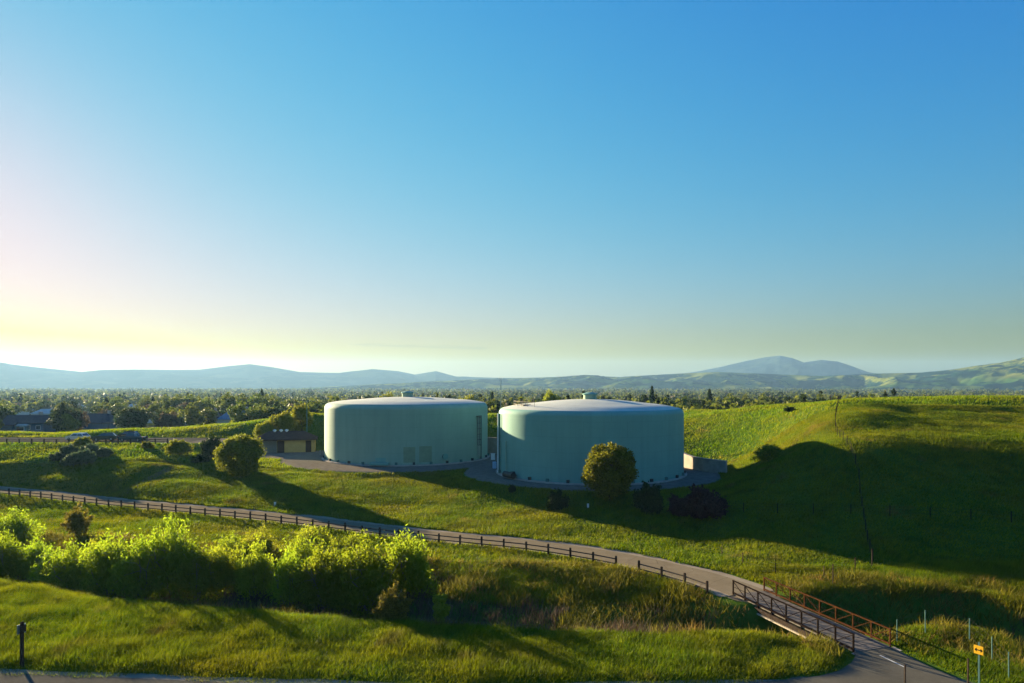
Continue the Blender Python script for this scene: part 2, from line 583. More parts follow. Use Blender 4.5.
def road_dist(x, y):
    d = pl_dist(x, y, ROADS) - 2.9
    d = np.minimum(d, pl_dist(x, y, NEAR) - 3.4)
    return np.minimum(d, apron_dist(x, y) - .25)


def height(x, y):
    x = np.asarray(x, float); y = np.asarray(y, float)
    z = tps(np.clip(x, -150, 150), np.clip(y, -60, 215))
    z = np.minimum(z, 15.4 - .02 * np.abs(y - 138) * (x > 30))
    near = (1 - sstep(150, 200, np.abs(x))) * (1 - sstep(185, 245, y)) * sstep(-60, 0, y)
    v = valley_z(np.maximum(y, 0)) + fbm(x, y, 260, 3, 3) * 2.0 * sstep(230, 400, y)
    z = z * near + v * (1 - near)
    # bumps of the meadow
    rd, gm, pm = road_dist(x, y), gravel_mask(x, y), pad_mask(x, y)
    rough = sstep(.3, 5, rd) * sstep(0, 5, gm) * near
    slope_amp = .28 - .17 * sstep(36, 52, x) * sstep(66, 80, y) + .30 * sstep(-30, -60, x) * sstep(100, 115, y)
    z = z + rough * slope_amp * (fbm(x, y, 11, 4, 21) + .5 * fbm(x * .55, y, 4.5, 3, 33)) * 1.2
    # tank pad is level; the cut behind it is steep, the front lip is soft
    rear = sstep(118, 128, y + .25 * np.abs(x - 0))
    w = 4.0 * (1 - rear) + 2.0 * rear
    k = 1 - sstep(0, 1, pm / w)
    z = z * (1 - k) + PAD * k
    # lot
    k = 1 - sstep(7.6, 11.0, pl_dist(x, y, LOT))
    z = z * (1 - k) + 5.4 * k
    # creek bed
    dc = pl_dist(x, y, CREEK)
    cyl = np.interp(x, [c[0] for c in CREEK[:10]], [c[1] for c in CREEK[:10]])
    hw = 5.4 + 1.2 * sstep(5, -20, x) + 5.6 * sstep(-1, 3, y - cyl) * sstep(19, 12, x)
    farb = sstep(-1, 3, y - cyl) * sstep(19, 12, x)
    c = (1 - sstep(0.12, 1.0, dc / hw)) * (1 - farb) + np.clip(1.04 - dc / hw, 0, 1) * farb
    z = z - c * (2.5 - .6 * sstep(-20, -2, x) + 1.6 * sstep(13, 21, x)) * near * (1 + .15 * fbm(x, y, 6, 2, 9))
    # trails
    dt = pl_dist(x, y, TRAIL) - 2.9
    k = 1 - sstep(0, 3.0, dt)
    z = z * (1 - k)
    kb = (1 - sstep(0, 2.5, pl_dist(x, y, NEAR) - 4.4))
    ka = (1 - sstep(0, 2.0, pl_dist(x, y, APRON) - 2.9))
    k = np.maximum(kb, ka)
    z = z * (1 - k)
    return z


GX0, GX1, GY0, GY1, GS = -130.0, 130.0, 28.0, 216.0, 0.8
gx = np.arange(GX0, GX1 + .01, GS)
gy = np.arange(GY0, GY1 + .01, GS)
far = [0]
st = GS
while far[-1] < 9000:
    st *= 1.22
    far.append(far[-1] + st)
far = np.array(far[1:])
XS = np.r_[(gx[0] - far)[::-1], gx, gx[-1] + far]
YS = np.r_[np.array([-400, -200, -100, -50, -20, 0, 10, 18, 23, 26]), gy, gy[-1] + far]
GXX, GYY = np.meshgrid(XS, YS)
HZ = height(GXX, GYY)
i0, j0 = len(far), 10
HD = HZ[j0:j0 + len(gy), i0:i0 + len(gx)]


def gz(x, y):
    """height of the built ground mesh (bilinear), any point"""
    x = np.asarray(x, float); y = np.asarray(y, float)
    i = np.clip(np.searchsorted(XS, x) - 1, 0, len(XS) - 2)
    j = np.clip(np.searchsorted(YS, y) - 1, 0, len(YS) - 2)
    fx = (x - XS[i]) / (XS[i + 1] - XS[i])
    fy = (y - YS[j]) / (YS[j + 1] - YS[j])
    return ((HZ[j, i] * (1 - fx) + HZ[j, i + 1] * fx) * (1 - fy) + (HZ[j + 1, i] * (1 - fx) + HZ[j + 1, i + 1] * fx) * fy)


def on_ground(px, py):
    """the point where the sight line through a pixel first meets the ground"""
    Y = np.arange(36, 420, .2)
    X = (px - CX) / F * Y
    Z = CAMZ - (py - HY) / F * Y
    hit = np.nonzero(gz(X, Y) >= Z)[0]
    k = hit[0] if len(hit) else len(Y) - 1
    return float(X[k]), float(Y[k]), float(gz(X[k], Y[k]))


nx_, ny_ = len(XS), len(YS)
idx = np.arange(nx_ * ny_).reshape(ny_, nx_)
quads = np.stack([idx[:-1, :-1], idx[:-1, 1:], idx[1:, 1:], idx[1:, :-1]], -1).reshape(-1, 4)
gm = gravel_mask(GXX, GYY)
grav = np.clip(.5 - gm / 3.0, 0, 1)
dirt = np.clip(.5 - (pl_dist(GXX, GYY, TRACK) - 1.1) / 2.0, 0, 1) * .8
behind = (GYY > 138) & (GYY < 163)
dirt = np.maximum(dirt, np.where(behind, np.clip(1 - pad_mask(GXX, GYY) / 7.0, 0, 1) * sstep(137, 142, GYY) * (GXX > -9), 0))
dirt = np.maximum(dirt, np.clip(.6 - (road_dist(GXX, GYY) + .6) / 1.2, 0, 1))
dirt = np.maximum(dirt, .7 * np.clip(1.1 - pl_dist(GXX, GYY, CREEK) / 2.6, 0, 1))
val = sstep(205, 260, GYY)
ground = link('ground', np_mesh('ground', np.stack([GXX, GYY, HZ], -1).reshape(-1, 3), quads, M['ground'], smooth=True,
                                attrs={'gravel': grav.ravel(), 'dirt': dirt.ravel(), 'valley': val.ravel()}))
tag(ground, kind='structure')


# ------------------------------------------------------------------ paths
def resample(pts, step):
    pts = np.array(pts, float)
    # Catmull-Rom through the points
    out = []
    ext = np.vstack([2 * pts[0] - pts[1], pts, 2 * pts[-1] - pts[-2]])
    for i in range(1, len(ext) - 2):
        p0, p1, p2, p3 = ext[i - 1:i + 3]
        n = max(2, int(np.linalg.norm(p2 - p1) / step))
        for t in np.arange(n) / n:
            out.append(.5 * ((2 * p1) + (-p0 + p2) * t + (2 * p0 - 5 * p1 + 4 * p2 - p3) * t * t + (-p0 + 3 * p1 - 3 * p2 + p3) * t ** 3))
    out.append(pts[-1])
    return np.array(out)


def offset(pts, d):
    t = np.gradient(pts, axis=0)
    t /= np.linalg.norm(t, axis=1)[:, None]
    return pts + np.c_[-t[:, 1], t[:, 0]] * d


def strip(name, pts, w, dz, mat, wob=0.0, cols=6, seed=1):
    pts = resample(pts, 1.0)
    s = np.arange(len(pts)) * 1.0
    L_ = offset(pts, 1.0) - pts
    wl = w / 2 + wob * fbm(s, s * 0, 5, 3, seed)
    wr = w / 2 + wob * fbm(s, s * 0 + 50, 5, 3, seed + 4)
    V = []
    for k in range(cols + 1):
        u = k / cols
        V.append(pts + L_ * (wl * (1 - u) - wr * u)[:, None])
    V = np.stack(V, 1)
    z = dz + np.maximum(gz(V[..., 0], V[..., 1]), -.02)
    v3 = np.concatenate([V, z[..., None]], -1).reshape(-1, 3)
    ii = np.arange(len(v3)).reshape(len(pts), cols + 1)
    q = np.stack([ii[:-1, 1:], ii[:-1, :-1], ii[1:, :-1], ii[1:, 1:]], -1).reshape(-1, 4)
    q = q[:, ::-1]
    return tag(link(name, np_mesh(name, v3, q, mat)), kind='structure')


strip('trail_shoulder', TRAIL, 5.6, .030, M['shoulder'], .5, 6, 3)
strip('trail', TRAIL, 3.9, .042, M['asphalt'], .12, 6, 8)
strip('path_shoulder', NEAR, 7.4, .030, M['shoulder'], .45, 6, 13)
strip('path', NEAR, 6.0, .042, M['path'], .15, 6, 18)
strip('parking_lot', LOT, 15.6, .036, M['path'], .3, 8, 23)
# widening junction between the bridge and the path
jl = resample([(22.85, 46.25), (22.7, 45.2), (21.4, 43.6), (18.8, 42.0), (13, 40.9)], .5)
jr = resample([(25.95, 46.65), (26.35, 44.5), (26.9, 42.5), (28.6, 40.2), (33, 38.2)], .5)
n = min(len(jl), len(jr))
jl, jr = jl[np.linspace(0, len(jl) - 1, n).astype(int)], jr[np.linspace(0, len(jr) - 1, n).astype(int)]
vs = np.concatenate([np.c_[jl, np.full(n, .0)], np.c_[jr, np.full(n, .0)]])
vs[:, 2] = .046
ii = np.arange(n - 1)
q = np.stack([ii, ii + 1, ii + 1 + n, ii + n], -1)
tag(link('road', np_mesh('road', vs, q, M['path'])), kind='structure')
mk = MB()
for k in range(1):
    a, b = Vector((24.35, 45.2, .052)), Vector((24.9, 43.3, .052))
    mk.add([a + Vector((-.06, 0, 0)), a + Vector((.06, 0, 0)), b + Vector((.06, 0, 0)), b + Vector((-.06, 0, 0))], [(0, 1, 2, 3)][::-1])
tag(mk.build('road_marking', M['line']), kind='structure')


# ------------------------------------------------------------------ water tanks
def water_tank(c, Rad, H, knuckle, dome, paint, label):
    root = empty('water_tank', (c[0], c[1], PAD - .05), 0, label, 'water tank', 'the pair of water tanks')
    prof = [(Rad, .28)] + [(Rad, z) for z in np.linspace(.6, H - knuckle, 6)]
    for a in np.linspace(0, 70, 9)[1:]:
        prof.append((Rad - knuckle + knuckle * math.cos(R(a)), H - knuckle + knuckle * math.sin(R(a))))
    MB().lathe(prof, n=144).build('shell', paint, root, True)
    r1, z1 = prof[-1]
    rp = []
    for t in np.linspace(0, 1, 12):
        rp.append((r1 * (1 - t) + 1.1 * t + (.0), z1 + .001 + dome * (1 - (1 - t) ** 1.7) + .10 * math.sin(min(t * 9, math.pi))))
    rp.append((.01, z1 + dome + .03))
    MB().lathe(rp, n=144).build('roof', M['roof_paint'], root, True)
    MB().lathe([(Rad + .55, -.3), (Rad + .55, .22), (Rad + .45, .27), (Rad - .3, .275)], n=96).build('foundation', M['concrete'], root, True)
    zt = z1 + dome
    v = MB().lathe([(1.15, zt - .1), (1.15, zt + .75), (1.0, zt + .85)], n=28).build('roof_vent', M['tank'], root, True)
    MB().lathe([(1.35, zt + .80), (1.35, zt + .95), (.5, zt + 1.2), (.01, zt + 1.25)], n=28).build('vent_cap', M['tank2'], v, True)
    return root, prof


def polar(Rad, a, z):
    return (Rad * math.cos(a), Rad * math.sin(a), z)


def facing(c, deg):
    """angle on the tank, deg degrees to the right of the side that faces the camera"""
    return math.atan2(-c[1], -c[0]) + R(deg)


tl, profL = water_tank(TL, RL, 11.65, 1.2, 1.15, M['tank'], 'pale green water tank beside the ochre pump house, with cage ladder and touched-up patches')
tr, profR = water_tank(TR, RR, 11.35, .95, 1.5, M['tank2'], 'pale teal water tank behind the round tree, with rooftop guard rail')


def chairs(root, Rad, c, step=8.5):
    for k, d in enumerate(np.arange(-84, 85, step)):
        a = facing(c, d)
        x, y, _ = polar(Rad + .17, a, 0)
        MB().box((x, y, .50), (.34, .42, .48), a).build('anchor_chair', M['greenpost'] if k % 2 else M['darksteel'], root)


chairs(tl, RL, TL, 11)
chairs(tr, RR, TR, 12)


def ladder(root, Rad, c, deg, z0, z1, cage=True):
    a = facing(c, deg)
    u = Vector((math.cos(a), math.sin(a), 0)); s = Vector((-u.y, u.x, 0))
    m = MB()
    for k in (-.3, .3):
        m.bar(u * (Rad + .25) + s * k + Vector((0, 0, z0)), u * (Rad + .25) + s * k + Vector((0, 0, z1)), .08, .08)
    for z in np.arange(z0 + .3, z1, .38):
        m.tube(u * (Rad + .25) + s * -.3 + Vector((0, 0, z)), u * (Rad + .25) + s * .3 + Vector((0, 0, z)), .025, n=5)
    o = m.build('ladder', M['galv'], root)
    if cage:
        g = MB()
        for z in np.arange(z0 + 2.2, z1, 1.1):
            pts = [u * (Rad + .25 + .65 * math.sin(t)) + s * (.42 * math.cos(t)) + Vector((0, 0, z)) for t in np.linspace(0, math.pi, 8)]
            for p, q_ in zip(pts[:-1], pts[1:]): g.bar(p, q_, .06, .06)
        for t in np.linspace(0, math.pi, 5):
            p = u * (Rad + .25 + .65 * math.sin(t)) + s * (.42 * math.cos(t))
            g.bar(p + Vector((0, 0, z0 + 2.2)), p + Vector((0, 0, z1 - .1)), .05, .05)
        g.build('safety_cage', M['darksteel'], o)
    return o


ladder(tl, RL, TL, 55, 1.0, 9.1)
a = facing(TL, 55); u = Vector((math.cos(a), math.sin(a), 0)); s = Vector((-u.y, u.x, 0))
m = MB()
m.bar(u * (RL + .35) + s * .9 + Vector((0, 0, .6)), u * (RL + .35) + s * .9 + Vector((0, 0, 9.0)), .16, .16)
m.bar(u * (RL + .35) + s * .98 + Vector((0, 0, 9.0)), u * (RL + .35) + s * -.9 + Vector((0, 0, 9.0)), .16, .16)
m.build('overflow_pipe', M['darksteel'], tl)


def plate(root, name, Rad, c, deg, w, z0, z1, mat, proud=.004):
    a = facing(c, deg); da = w / Rad / 2
    return MB().lathe([(Rad + proud, z0), (Rad + proud, z1)], n=6, a0=a - da, a1=a + da).build(name, mat, root, True)


plate(tl, 'paint_patch', RL, TL, 1.2, 2.2, .7, 3.6, M['patch'])
plate(tl, 'paint_patch', RL, TL, 11.5, 2.4, .7, 3.7, M['patch'])
plate(tl, 'paint_patch', RL, TL, -17, 2.0, .6, 1.6, M['tank2'])


def manhole(root, Rad, c, deg, z=1.6, r=.48):
    a = facing(c, deg)
    u = Vector((math.cos(a), math.sin(a), 0))
    h = MB().tube(u * (Rad - .1) + Vector((0, 0, z)), u * (Rad + .28) + Vector((0, 0, z)), r, n=20).build('manhole', M['darksteel'], root)
    MB().tube(u * (Rad + .28) + Vector((0, 0, z)), u * (Rad + .36) + Vector((0, 0, z)), r * 1.18, n=20).build('cover_plate', M['tank2'], h)


manhole(tl, RL, TL, 24.5)
# low inlet housing left of the patches
a = facing(TL, -17)
x, y, _ = polar(RL + .7, a, 0)
MB().box((x, y, .55), (1.0, 3.6, .5), a).build('inlet_housing', M['tank2'], tl, bevel=.04)
# right tank: standpipes, cabinet, valve, rooftop rail
for deg, mt, r in ((-74, M['white'], .16), (-70, M['greenpost'], .14), (-58, M['tank'], .10)):
    a = facing(TR, deg); u = Vector((math.cos(a), math.sin(a), 0))
    top = 10.4
    MB().tube(u * (RR + .3) + Vector((0, 0, .2)), u * (RR + .3) + Vector((0, 0, top if r > .13 else 6.0)), r, n=10).build('standpipe', mt, tr, True)
a = facing(TR, -75); x, y, _ = polar(RR + .9, a, 0)
MB().box((x, y, 1.5), (.6, .7, 1.1), a).build('control_cabinet', M['bluebox'], tr, bevel=.03)
a = facing(TR, -50); u = Vector((math.cos(a), math.sin(a), 0)); s = Vector((-u.y, u.x, 0))
mm = MB().tube(u * (RR - .1) + Vector((0, 0, .9)), u * (RR + 1.1) + Vector((0, 0, .9)), .34, n=14)
mm.tube(u * (RR + 1.0) + s * -1.3 + Vector((0, 0, .75)), u * (RR + 1.0) + s * 1.3 + Vector((0, 0, .75)), .5, n=14)
mm.build('inlet_valve', M['darksteel'], tr, True)
rail = MB()
rr = RR - 2.6
zb = 11.45
pts = [Vector(polar(rr, facing(TR, d), zb)) for d in np.linspace(-128, -42, 12)]
for p, q_ in zip(pts[:-1], pts[1:]):
    for h in (.55, 1.05): rail.bar(p + Vector((0, 0, h)), q_ + Vector((0, 0, h)), .05, .05)
for p in pts: rail.bar(p + Vector((0, 0, -.1)), p + Vector((0, 0, 1.05)), .06, .06)
rail.build('guard_rail', M['palewood'], tr)
a = facing(TR, -60); x, y, _ = polar(RR - 3.5, a, 0)
MB().box((x, y, zb + .32), (1.4, 1.4, .5), a).build('roof_hatch', M['darksteel'], tr, bevel=.03)

# ------------------------------------------------------------------ retaining wall round the back of the pad
wp = resample([(36.6, 116.6), (34.0, 120.6), (32.2, 125.5), (30.5, 132), (26, 139.5), (18.5, 144.6), (9, 146.4), (0, 148.5), (-6.5, 153), (-9, 160)], 1.5)
wall = empty('retaining_wall', (0, 0, 0), 0, 'grey concrete retaining wall curving round behind the teal tank', 'wall')
wn = offset(wp, .2)
wi = offset(wp, -.2)
tops = []
for k, (x, y) in enumerate(wp):
    g = max(float(gz(*(wp[k] + (wn[k] - wp[k]) * s_ / .2))) for s_ in (-2.2, 2.2))
    lo = 4.75 if y < 124 else 4.75 + min(1.3, (y - 124) * .12)
    tops.append(min(lo, 7.4))
vs, fs = [], []
for k in range(len(wp)):
    for p, z in ((wi[k], 2.2), (wi[k], tops[k]), (wn[k], tops[k]), (wn[k], 2.2)):
        vs.append((p[0], p[1], z))
for k in range(len(wp) - 1):
    for c in range(4):
        fs.append((k * 4 + c, (k + 1) * 4 + c, (k + 1) * 4 + (c + 1) % 4, k * 4 + (c + 1) % 4))
fs += [(0, 1, 2, 3), tuple(len(vs) - 4 + i for i in (3, 2, 1, 0))]
MB().add(vs, fs).build('wall_body', M['concrete'], wall)
cp_v, cp_f = [], []
wo, wq = offset(wp, .3), offset(wp, -.3)
for k in range(len(wp)):
    for p, z in ((wq[k], tops[k] + .002), (wq[k], tops[k] + .14), (wo[k], tops[k] + .14), (wo[k], tops[k] + .002)):
        cp_v.append((p[0], p[1], z))
MB().add(cp_v, fs).build('coping', M['concrete'], wall)

# ------------------------------------------------------------------ pump house
ph = empty('pump_house', (-51.3, 156.5, PAD - .03), R(14), 'small ochre and grey pump house with brown roof beside the pale green tank', 'building')
Wd, Dp, Hh = 12.0, 6.0, 3.0
MB().box((1.9, 0, Hh / 2), (8.2, Dp, Hh)).build('wall', M['ochre'], ph)
MB().box((-4.5, .35, Hh / 2 - .1), (4.6, Dp - .7, Hh - .2)).build('wall', M['blockwall'], ph)
MB().box((-1.35, -Dp / 2 - .03, 1.35), (1.5, .10, 2.6)).build('door', M['doorbrown'], ph)
MB().box((4.6, -Dp / 2 - .03, 1.35), (1.2, .10, 2.6)).build('door', M['doorbrown'], ph)
# hipped roof over the whole, with a low cupola of white vents
e = .55
x0, x1, y0, y1, z0, z1 = -6.8 - e, 6.0 + e, -Dp / 2 - e, Dp / 2 + e, Hh + .02, Hh + 1.7
vs = [(x0, y0, z0), (x1, y0, z0), (x1, y1, z0), (x0, y1, z0), (x0 + 3.2, 0, z1), (x1 - 3.2, 0, z1)]
vs += [(x, y, z - .25) for x, y, z in vs[:4]]
rf = MB().add(vs, [(0, 1, 5, 4), (1, 2, 5), (2, 3, 4, 5), (3, 0, 4), (6, 7, 1, 0), (7, 8, 2, 1), (8, 9, 3, 2), (9, 6, 0, 3), (9, 8, 7, 6)]).build('roof', M['brownroof'], ph)
for x in (-2.9, -1.5, -.3):
    MB().lathe([(.26, z1 - .5), (.26, z1 + .0), (.42, z1 + .06), (.38, z1 + .28), (.02, z1 + .4)], (x, -.15, 0), 14).build('vent', M['white'], rf, True)


def bollard(px, py, label):
    x, y, z = on_ground(px, py)
    o = MB().tube((0, 0, -.2), (0, 0, 1.05), .11, n=10).lathe([(.11, 1.05), (.08, 1.12), (.01, 1.14)], n=10).build('bollard', M['palewood'], None, True, (x, y, z))
    tag(o, label, 'bollard', 'bollards near the pump house')


bollard(320, 455, 'short pale bollard between the pump house and the pale green tank')
bollard(325, 459, 'short pale bollard closest to the foundation of the pale green tank')


# ------------------------------------------------------------------ poles
def pole(x, y, h, r, mat, label, lamp=False):
    z = float(gz(x, y))
    o = empty('utility_pole', (x, y, z - .1), 0, label, 'pole')
    MB().tube((0, 0, 0), (0, 0, h), r, r * .55, 8).build('shaft', mat, o, True)
    MB().lathe([(r * 2.2, 0), (r * 2.2, .25), (r * 1.1, .3)], n=10).build('base', M['concrete'], o)
    m = MB().bar((-.55, 0, h - .25), (.55, 0, h - .25), .09, .09)
    for k in (-.5, .5): m.tube((k, 0, h - .2), (k, 0, h + .1), .06, n=6)
    m.build('crossarm', mat, o)


pole(-48.5, 161.5, 13.0, .14, M['greenpost'], 'thin green antenna pole behind the pump house roof')
pole(-2.9, 178, 9.6, .12, M['galv'], 'thin grey pole on the berm seen through the gap between the tanks')
pole(-33.6, 180, 6.0, .10, M['galv'], 'short thin pole on the grassy berm left of the pale green tank')


# ------------------------------------------------------------------ footbridge
A, B = Vector((*BR_A, .05)), Vector((*BR_B, .05))
axis = (B - A); Lb = axis.length; ang = math.atan2(axis.y, axis.x)
br = empty('footbridge', A, ang, 'rust-brown steel footbridge with lattice railings carrying the trail over the creek', 'bridge')
Wb = 3.15
dk = MB()
npl = 64
for k in range(npl):
    x = Lb * (k + .5) / npl
    dk.box((x, 0, -.03 + .004 * (k % 3)), (Lb / npl - .012, Wb - .12, .09))
dk.build('deck', M['deckwood'], br)
for sy in (-1, 1):
    y = sy * Wb / 2
    rl = MB().bar((0, y, 1.18), (Lb, y, 1.18), .10, .085).bar((0, y, .16), (Lb, y, .16), .10, .11)
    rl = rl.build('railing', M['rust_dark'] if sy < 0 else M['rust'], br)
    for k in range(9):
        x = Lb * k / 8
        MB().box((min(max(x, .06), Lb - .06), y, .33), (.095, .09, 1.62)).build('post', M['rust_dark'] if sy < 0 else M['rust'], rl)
    for k in range(8):
        xa, xb = Lb * k / 8 + .07, Lb * (k + 1) / 8 - .07
        za, zb_ = (1.12, .24) if k < 4 else (.24, 1.12)
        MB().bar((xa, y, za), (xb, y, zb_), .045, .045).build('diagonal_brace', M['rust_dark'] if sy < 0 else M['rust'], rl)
    MB().bar((0, y, .66), (Lb, y, .66), .03, .03).build('safety_wire', M['rust_dark'], rl)
    MB().box((Lb / 2, y, -.34), (Lb, .16, .36)).build('girder', M['darkwood'], br)  # girder side lies in shade; that shade is put in by the dark colour
    MB().box((Lb / 2, y + sy * .10, -.56), (Lb, .20, .10)).build('lower_chord', M['palewood'], br)
for x in np.linspace(.6, Lb - .6, 7):
    MB().box((x, 0, -.24), (.16, Wb - .2, .22)).build('cross_beam', M['rust_dark'], br)
for x in (-.35, Lb + .35):
    MB().box((x, 0, -1.0), (.7, Wb + .5, 1.94)).build('abutment', M['concrete'], br)


# ------------------------------------------------------------------ fences
def fence_line(name, pts, spacing, label, post_h, post_w, post_mat, rail_mat, rails, rail_t, side=0.0, gap=None, r_tube=False, wob=.0, sink=.25):
    pts = resample(pts, .5)
    if side: pts = offset(pts, side)
    d = np.r_[0, np.cumsum(np.linalg.norm(np.diff(pts, axis=0), axis=1))]
    s = np.arange(0, d[-1], spacing)
    xs, ys = np.interp(s, d, pts[:, 0]), np.interp(s, d, pts[:, 1])
    zs = gz(xs, ys)
    root = empty(name, (xs[0], ys[0], zs[0]), 0, label, 'fence')
    o3 = Vector((xs[0], ys[0], zs[0]))
    P3 = [Vector((x, y, z)) - o3 for x, y, z in zip(xs, ys, zs)]
    for k, p in enumerate(P3):
        rot = math.atan2(*(np.array(P3[min(k + 1, len(P3) - 1)] - P3[max(k - 1, 0)])[[1, 0]]))
        h = post_h * (1 + wob * random.uniform(-1, 1))
        m = MB()
        if r_tube:
            m.tube((0, 0, -sink), (0, 0, h), post_w / 2, n=6)
        else:
            m.box((0, 0, (h - sink) / 2), (post_w, post_w, h + sink)).box((0, 0, h + .02), (post_w * .8, post_w * .8, .04))
        o = m.build('post', post_mat, root, loc=p)
        o.rotation_euler = (random.uniform(-1, 1) * wob * .25, random.uniform(-1, 1) * wob * .25, rot)
    for hgt in rails:
        m = MB()
        nm = 'rail' if rail_t[1] > .04 else 'wire'
        for k in range(len(P3) - 1):
            if gap and gap(k):
                if m.v: m.build(nm, rail_mat, root)
                m = MB()
                continue
            j0, j1 = (random.uniform(-1, 1) * wob * .2 for _ in '12')
            m.bar(P3[k] + Vector((0, 0, hgt + j0)), P3[k + 1] + Vector((0, 0, hgt + j1)), *rail_t)
        if m.v: m.build(nm, rail_mat, root)
    return root


TF = [p for p in TRAIL[1:-1]]
fence_line('trail_fence', TF, 2.65, 'long dark timber post and rail fence along the near side of the trail', 1.15, .16, M['darkwood'], M['railwood'], (.42, .88), (.05, .11),
           side=-3.35, gap=lambda k: k > 44 and k % 4 == 0 or k > 53, wob=.06)
HF = [on_ground(*p)[:2] for p in ((873, 562), (868, 545), (864, 520), (860, 495), (857, 470))] + [(49.5, 104), (55.5, 117), (61, 128), (65.8, 137), (66, 143)]
fence_line('wire_fence', HF, 3.0, 'wire fence climbing straight up the grassy hillside', 1.3, .08, M['darkwood'], M['railwood'], (.35, .7, 1.05, 1.25), (.010, .010), wob=.08)
BF = [on_ground(*p)[:2] for p in ((722, 556), (761, 573), (800, 577), (833, 579), (873, 566))]
fence_line('wire_fence', BF, 4.2, 'low wire fence across the sunlit grass behind the footbridge', 1.25, .07, M['darkwood'], M['railwood'], (.4, .8, 1.15), (.010, .010), wob=.08)
SF = [on_ground(*p)[:2] for p in ((712, 512), (760, 513), (810, 514), (860, 515), (920, 518), (1000, 522), (1060, 526))]
fence_line('wire_fence', SF, 4.0, 'faint wire fence running level along the foot of the shaded hill', 1.15, .07, M['darkwood'], M['railwood'], (.4, .8, 1.1), (.010, .010), wob=.08)
PF = [(x, 143.6) for x in (-114, -105, -95, -85, -70)]
fence_line('parking_fence', PF, 2.6, 'low dark post fence along the near edge of the parking lot', 1.1, .20, M['darkwood'], M['railwood'], (.5, .9), (.07, .12), wob=.05)
CF = [on_ground(*p)[:2] for p in ((897, 645), (932, 636), (972, 645))] + [on_ground(1005, 676)[:2], on_ground(1020, 690)[:2], (33.5, 38)]
cf = fence_line('chain_link_fence', CF, 2.9, 'galvanised chain link fence on the creek bank beside the yellow sign', 1.75, .07, M['greenpost'], M['railwood'], (.1, .5, .9, 1.3, 1.7), (.007, .007), r_tube=True, wob=.02)


def stake(px, py, h, label):
    x, y, z = on_ground(px, py)
    o = MB().box((0, 0, h / 2 - .1), (.07, .07, h + .2)).box((0, 0, h + .015), (.09, .09, .05)).build('marker_stake', M['darkwood'], None, loc=(x, y, z))
    o.rotation_euler = (R(2), R(-2), .3)
    tag(o, label, 'stake', 'marker stakes at the road edge')


stake(905, 688, 1.3, 'thin dark stake standing at the road edge, nearer the bridge railing')
stake(968, 684, 1.5, 'thin dark stake in the grass just beside the yellow arrow sign')
stake(833, 586, 1.9, 'dark stake in the sunlit grass behind the footbridge')
stake(872, 568, 1.7, 'pale topped stake at the foot of the climbing wire fence')

# yellow arrow sign
x, y, z = on_ground(979, 690)
sg = empty('road_sign', (x, y, z), R(-56), 'yellow square warning sign with a black double arrow on a green post', 'sign')
MB().box((0, 0, 1.35), (.09, .05, 2.9)).build('post', M['greenpost'], sg)
pn = MB().box((0, -.045, 2.35), (.50, .03, .50)).build('sign_panel', M['signyellow'], sg, bevel=.008)
ar = MB()
zc, yy = 2.35, -.0635
def flat(ps): ar.add([(p, yy, q_) for p, q_ in ps] + [(p, yy + .003, q_) for p, q_ in ps], [tuple(range(len(ps)))] + [tuple(range(2 * len(ps) - 1, len(ps) - 1, -1))])
flat([(-.11, zc - .03), (.11, zc - .03), (.11, zc + .03), (-.11, zc + .03)])
flat([(-.22, zc), (-.10, zc - .11), (-.10, zc + .11)])
flat([(.22, zc), (.10, zc + .11), (.10, zc - .11)])
ar.build('arrow_symbol', M['black'], pn)

# trail sign seen from behind, left foreground
x, y, z = on_ground(22, 668.5)
ts = empty('trail_sign', (x, y, z), R(62), 'tall wooden trail sign post with small blue panel at the left edge of the path', 'sign')
MB().box((0, 0, 1.35), (.17, .17, 2.9)).box((0, 0, 2.84), (.14, .14, .08)).build('post', M['darkwood'], ts)
MB().box((.02, .105, 2.42), (.50, .035, .58)).build('sign_panel', M['signback'], ts, bevel=.006)
MB().box((.02, -.105, 2.46), (.34, .035, .42)).build('sign_panel', M['darkwood'], ts, bevel=.006)

# small white marker boxes
for px, py, lb, nm in ((588, 508, 'small white utility marker in the dark grass below the round tree', 'utility_marker'),
                       (146 + 129, 506, 'small white utility marker in the shaded grass above the trail', 'utility_marker')):
    x, y, z = on_ground(px, py)
    o = MB().box((0, 0, .15), (.26, .18, .7)).box((0, 0, .52), (.30, .22, .06)).build(nm, M['white'], None, loc=(x, y, z), bevel=.02)
    tag(o, lb, 'marker')
x, y, z = -3.9, 139, PAD
o = MB().box((0, 0, .55), (.8, .6, 1.2)).box((0, 0, 1.19), (.9, .7, .1)).build('utility_cabinet', M['white'], None, loc=(x, y, z), bevel=.03)
tag(o, 'white utility cabinet standing in the gap between the two tanks', 'cabinet')


# ------------------------------------------------------------------ foliage
def unit(n, r=rng):
    v = r.normal(size=(n, 3))
    return v / np.linalg.norm(v, axis=1)[:, None]


def leaves(centres, size, r=rng, up=.0, aspect=.55):
    """one quad per centre, random facing; returns verts, faces, var"""
    n = len(centres)
    a = unit(n, r)
    a[:, 2] += up
    a /= np.linalg.norm(a, axis=1)[:, None]
    b = np.cross(a, unit(n, r))
    b /= np.linalg.norm(b, axis=1)[:, None] + 1e-9
    s = size * r.uniform(.65, 1.35, n)[:, None]
    a, b = a * s, b * s * aspect
    V = np.stack([centres - a, centres + b * .9 - a * .1, centres + a, centres - b * .9 - a * .1], 1).reshape(-1, 3)
    Fq = np.arange(4 * n).reshape(n, 4)
    return V, Fq, np.repeat(r.uniform(0, 1, n), 4)


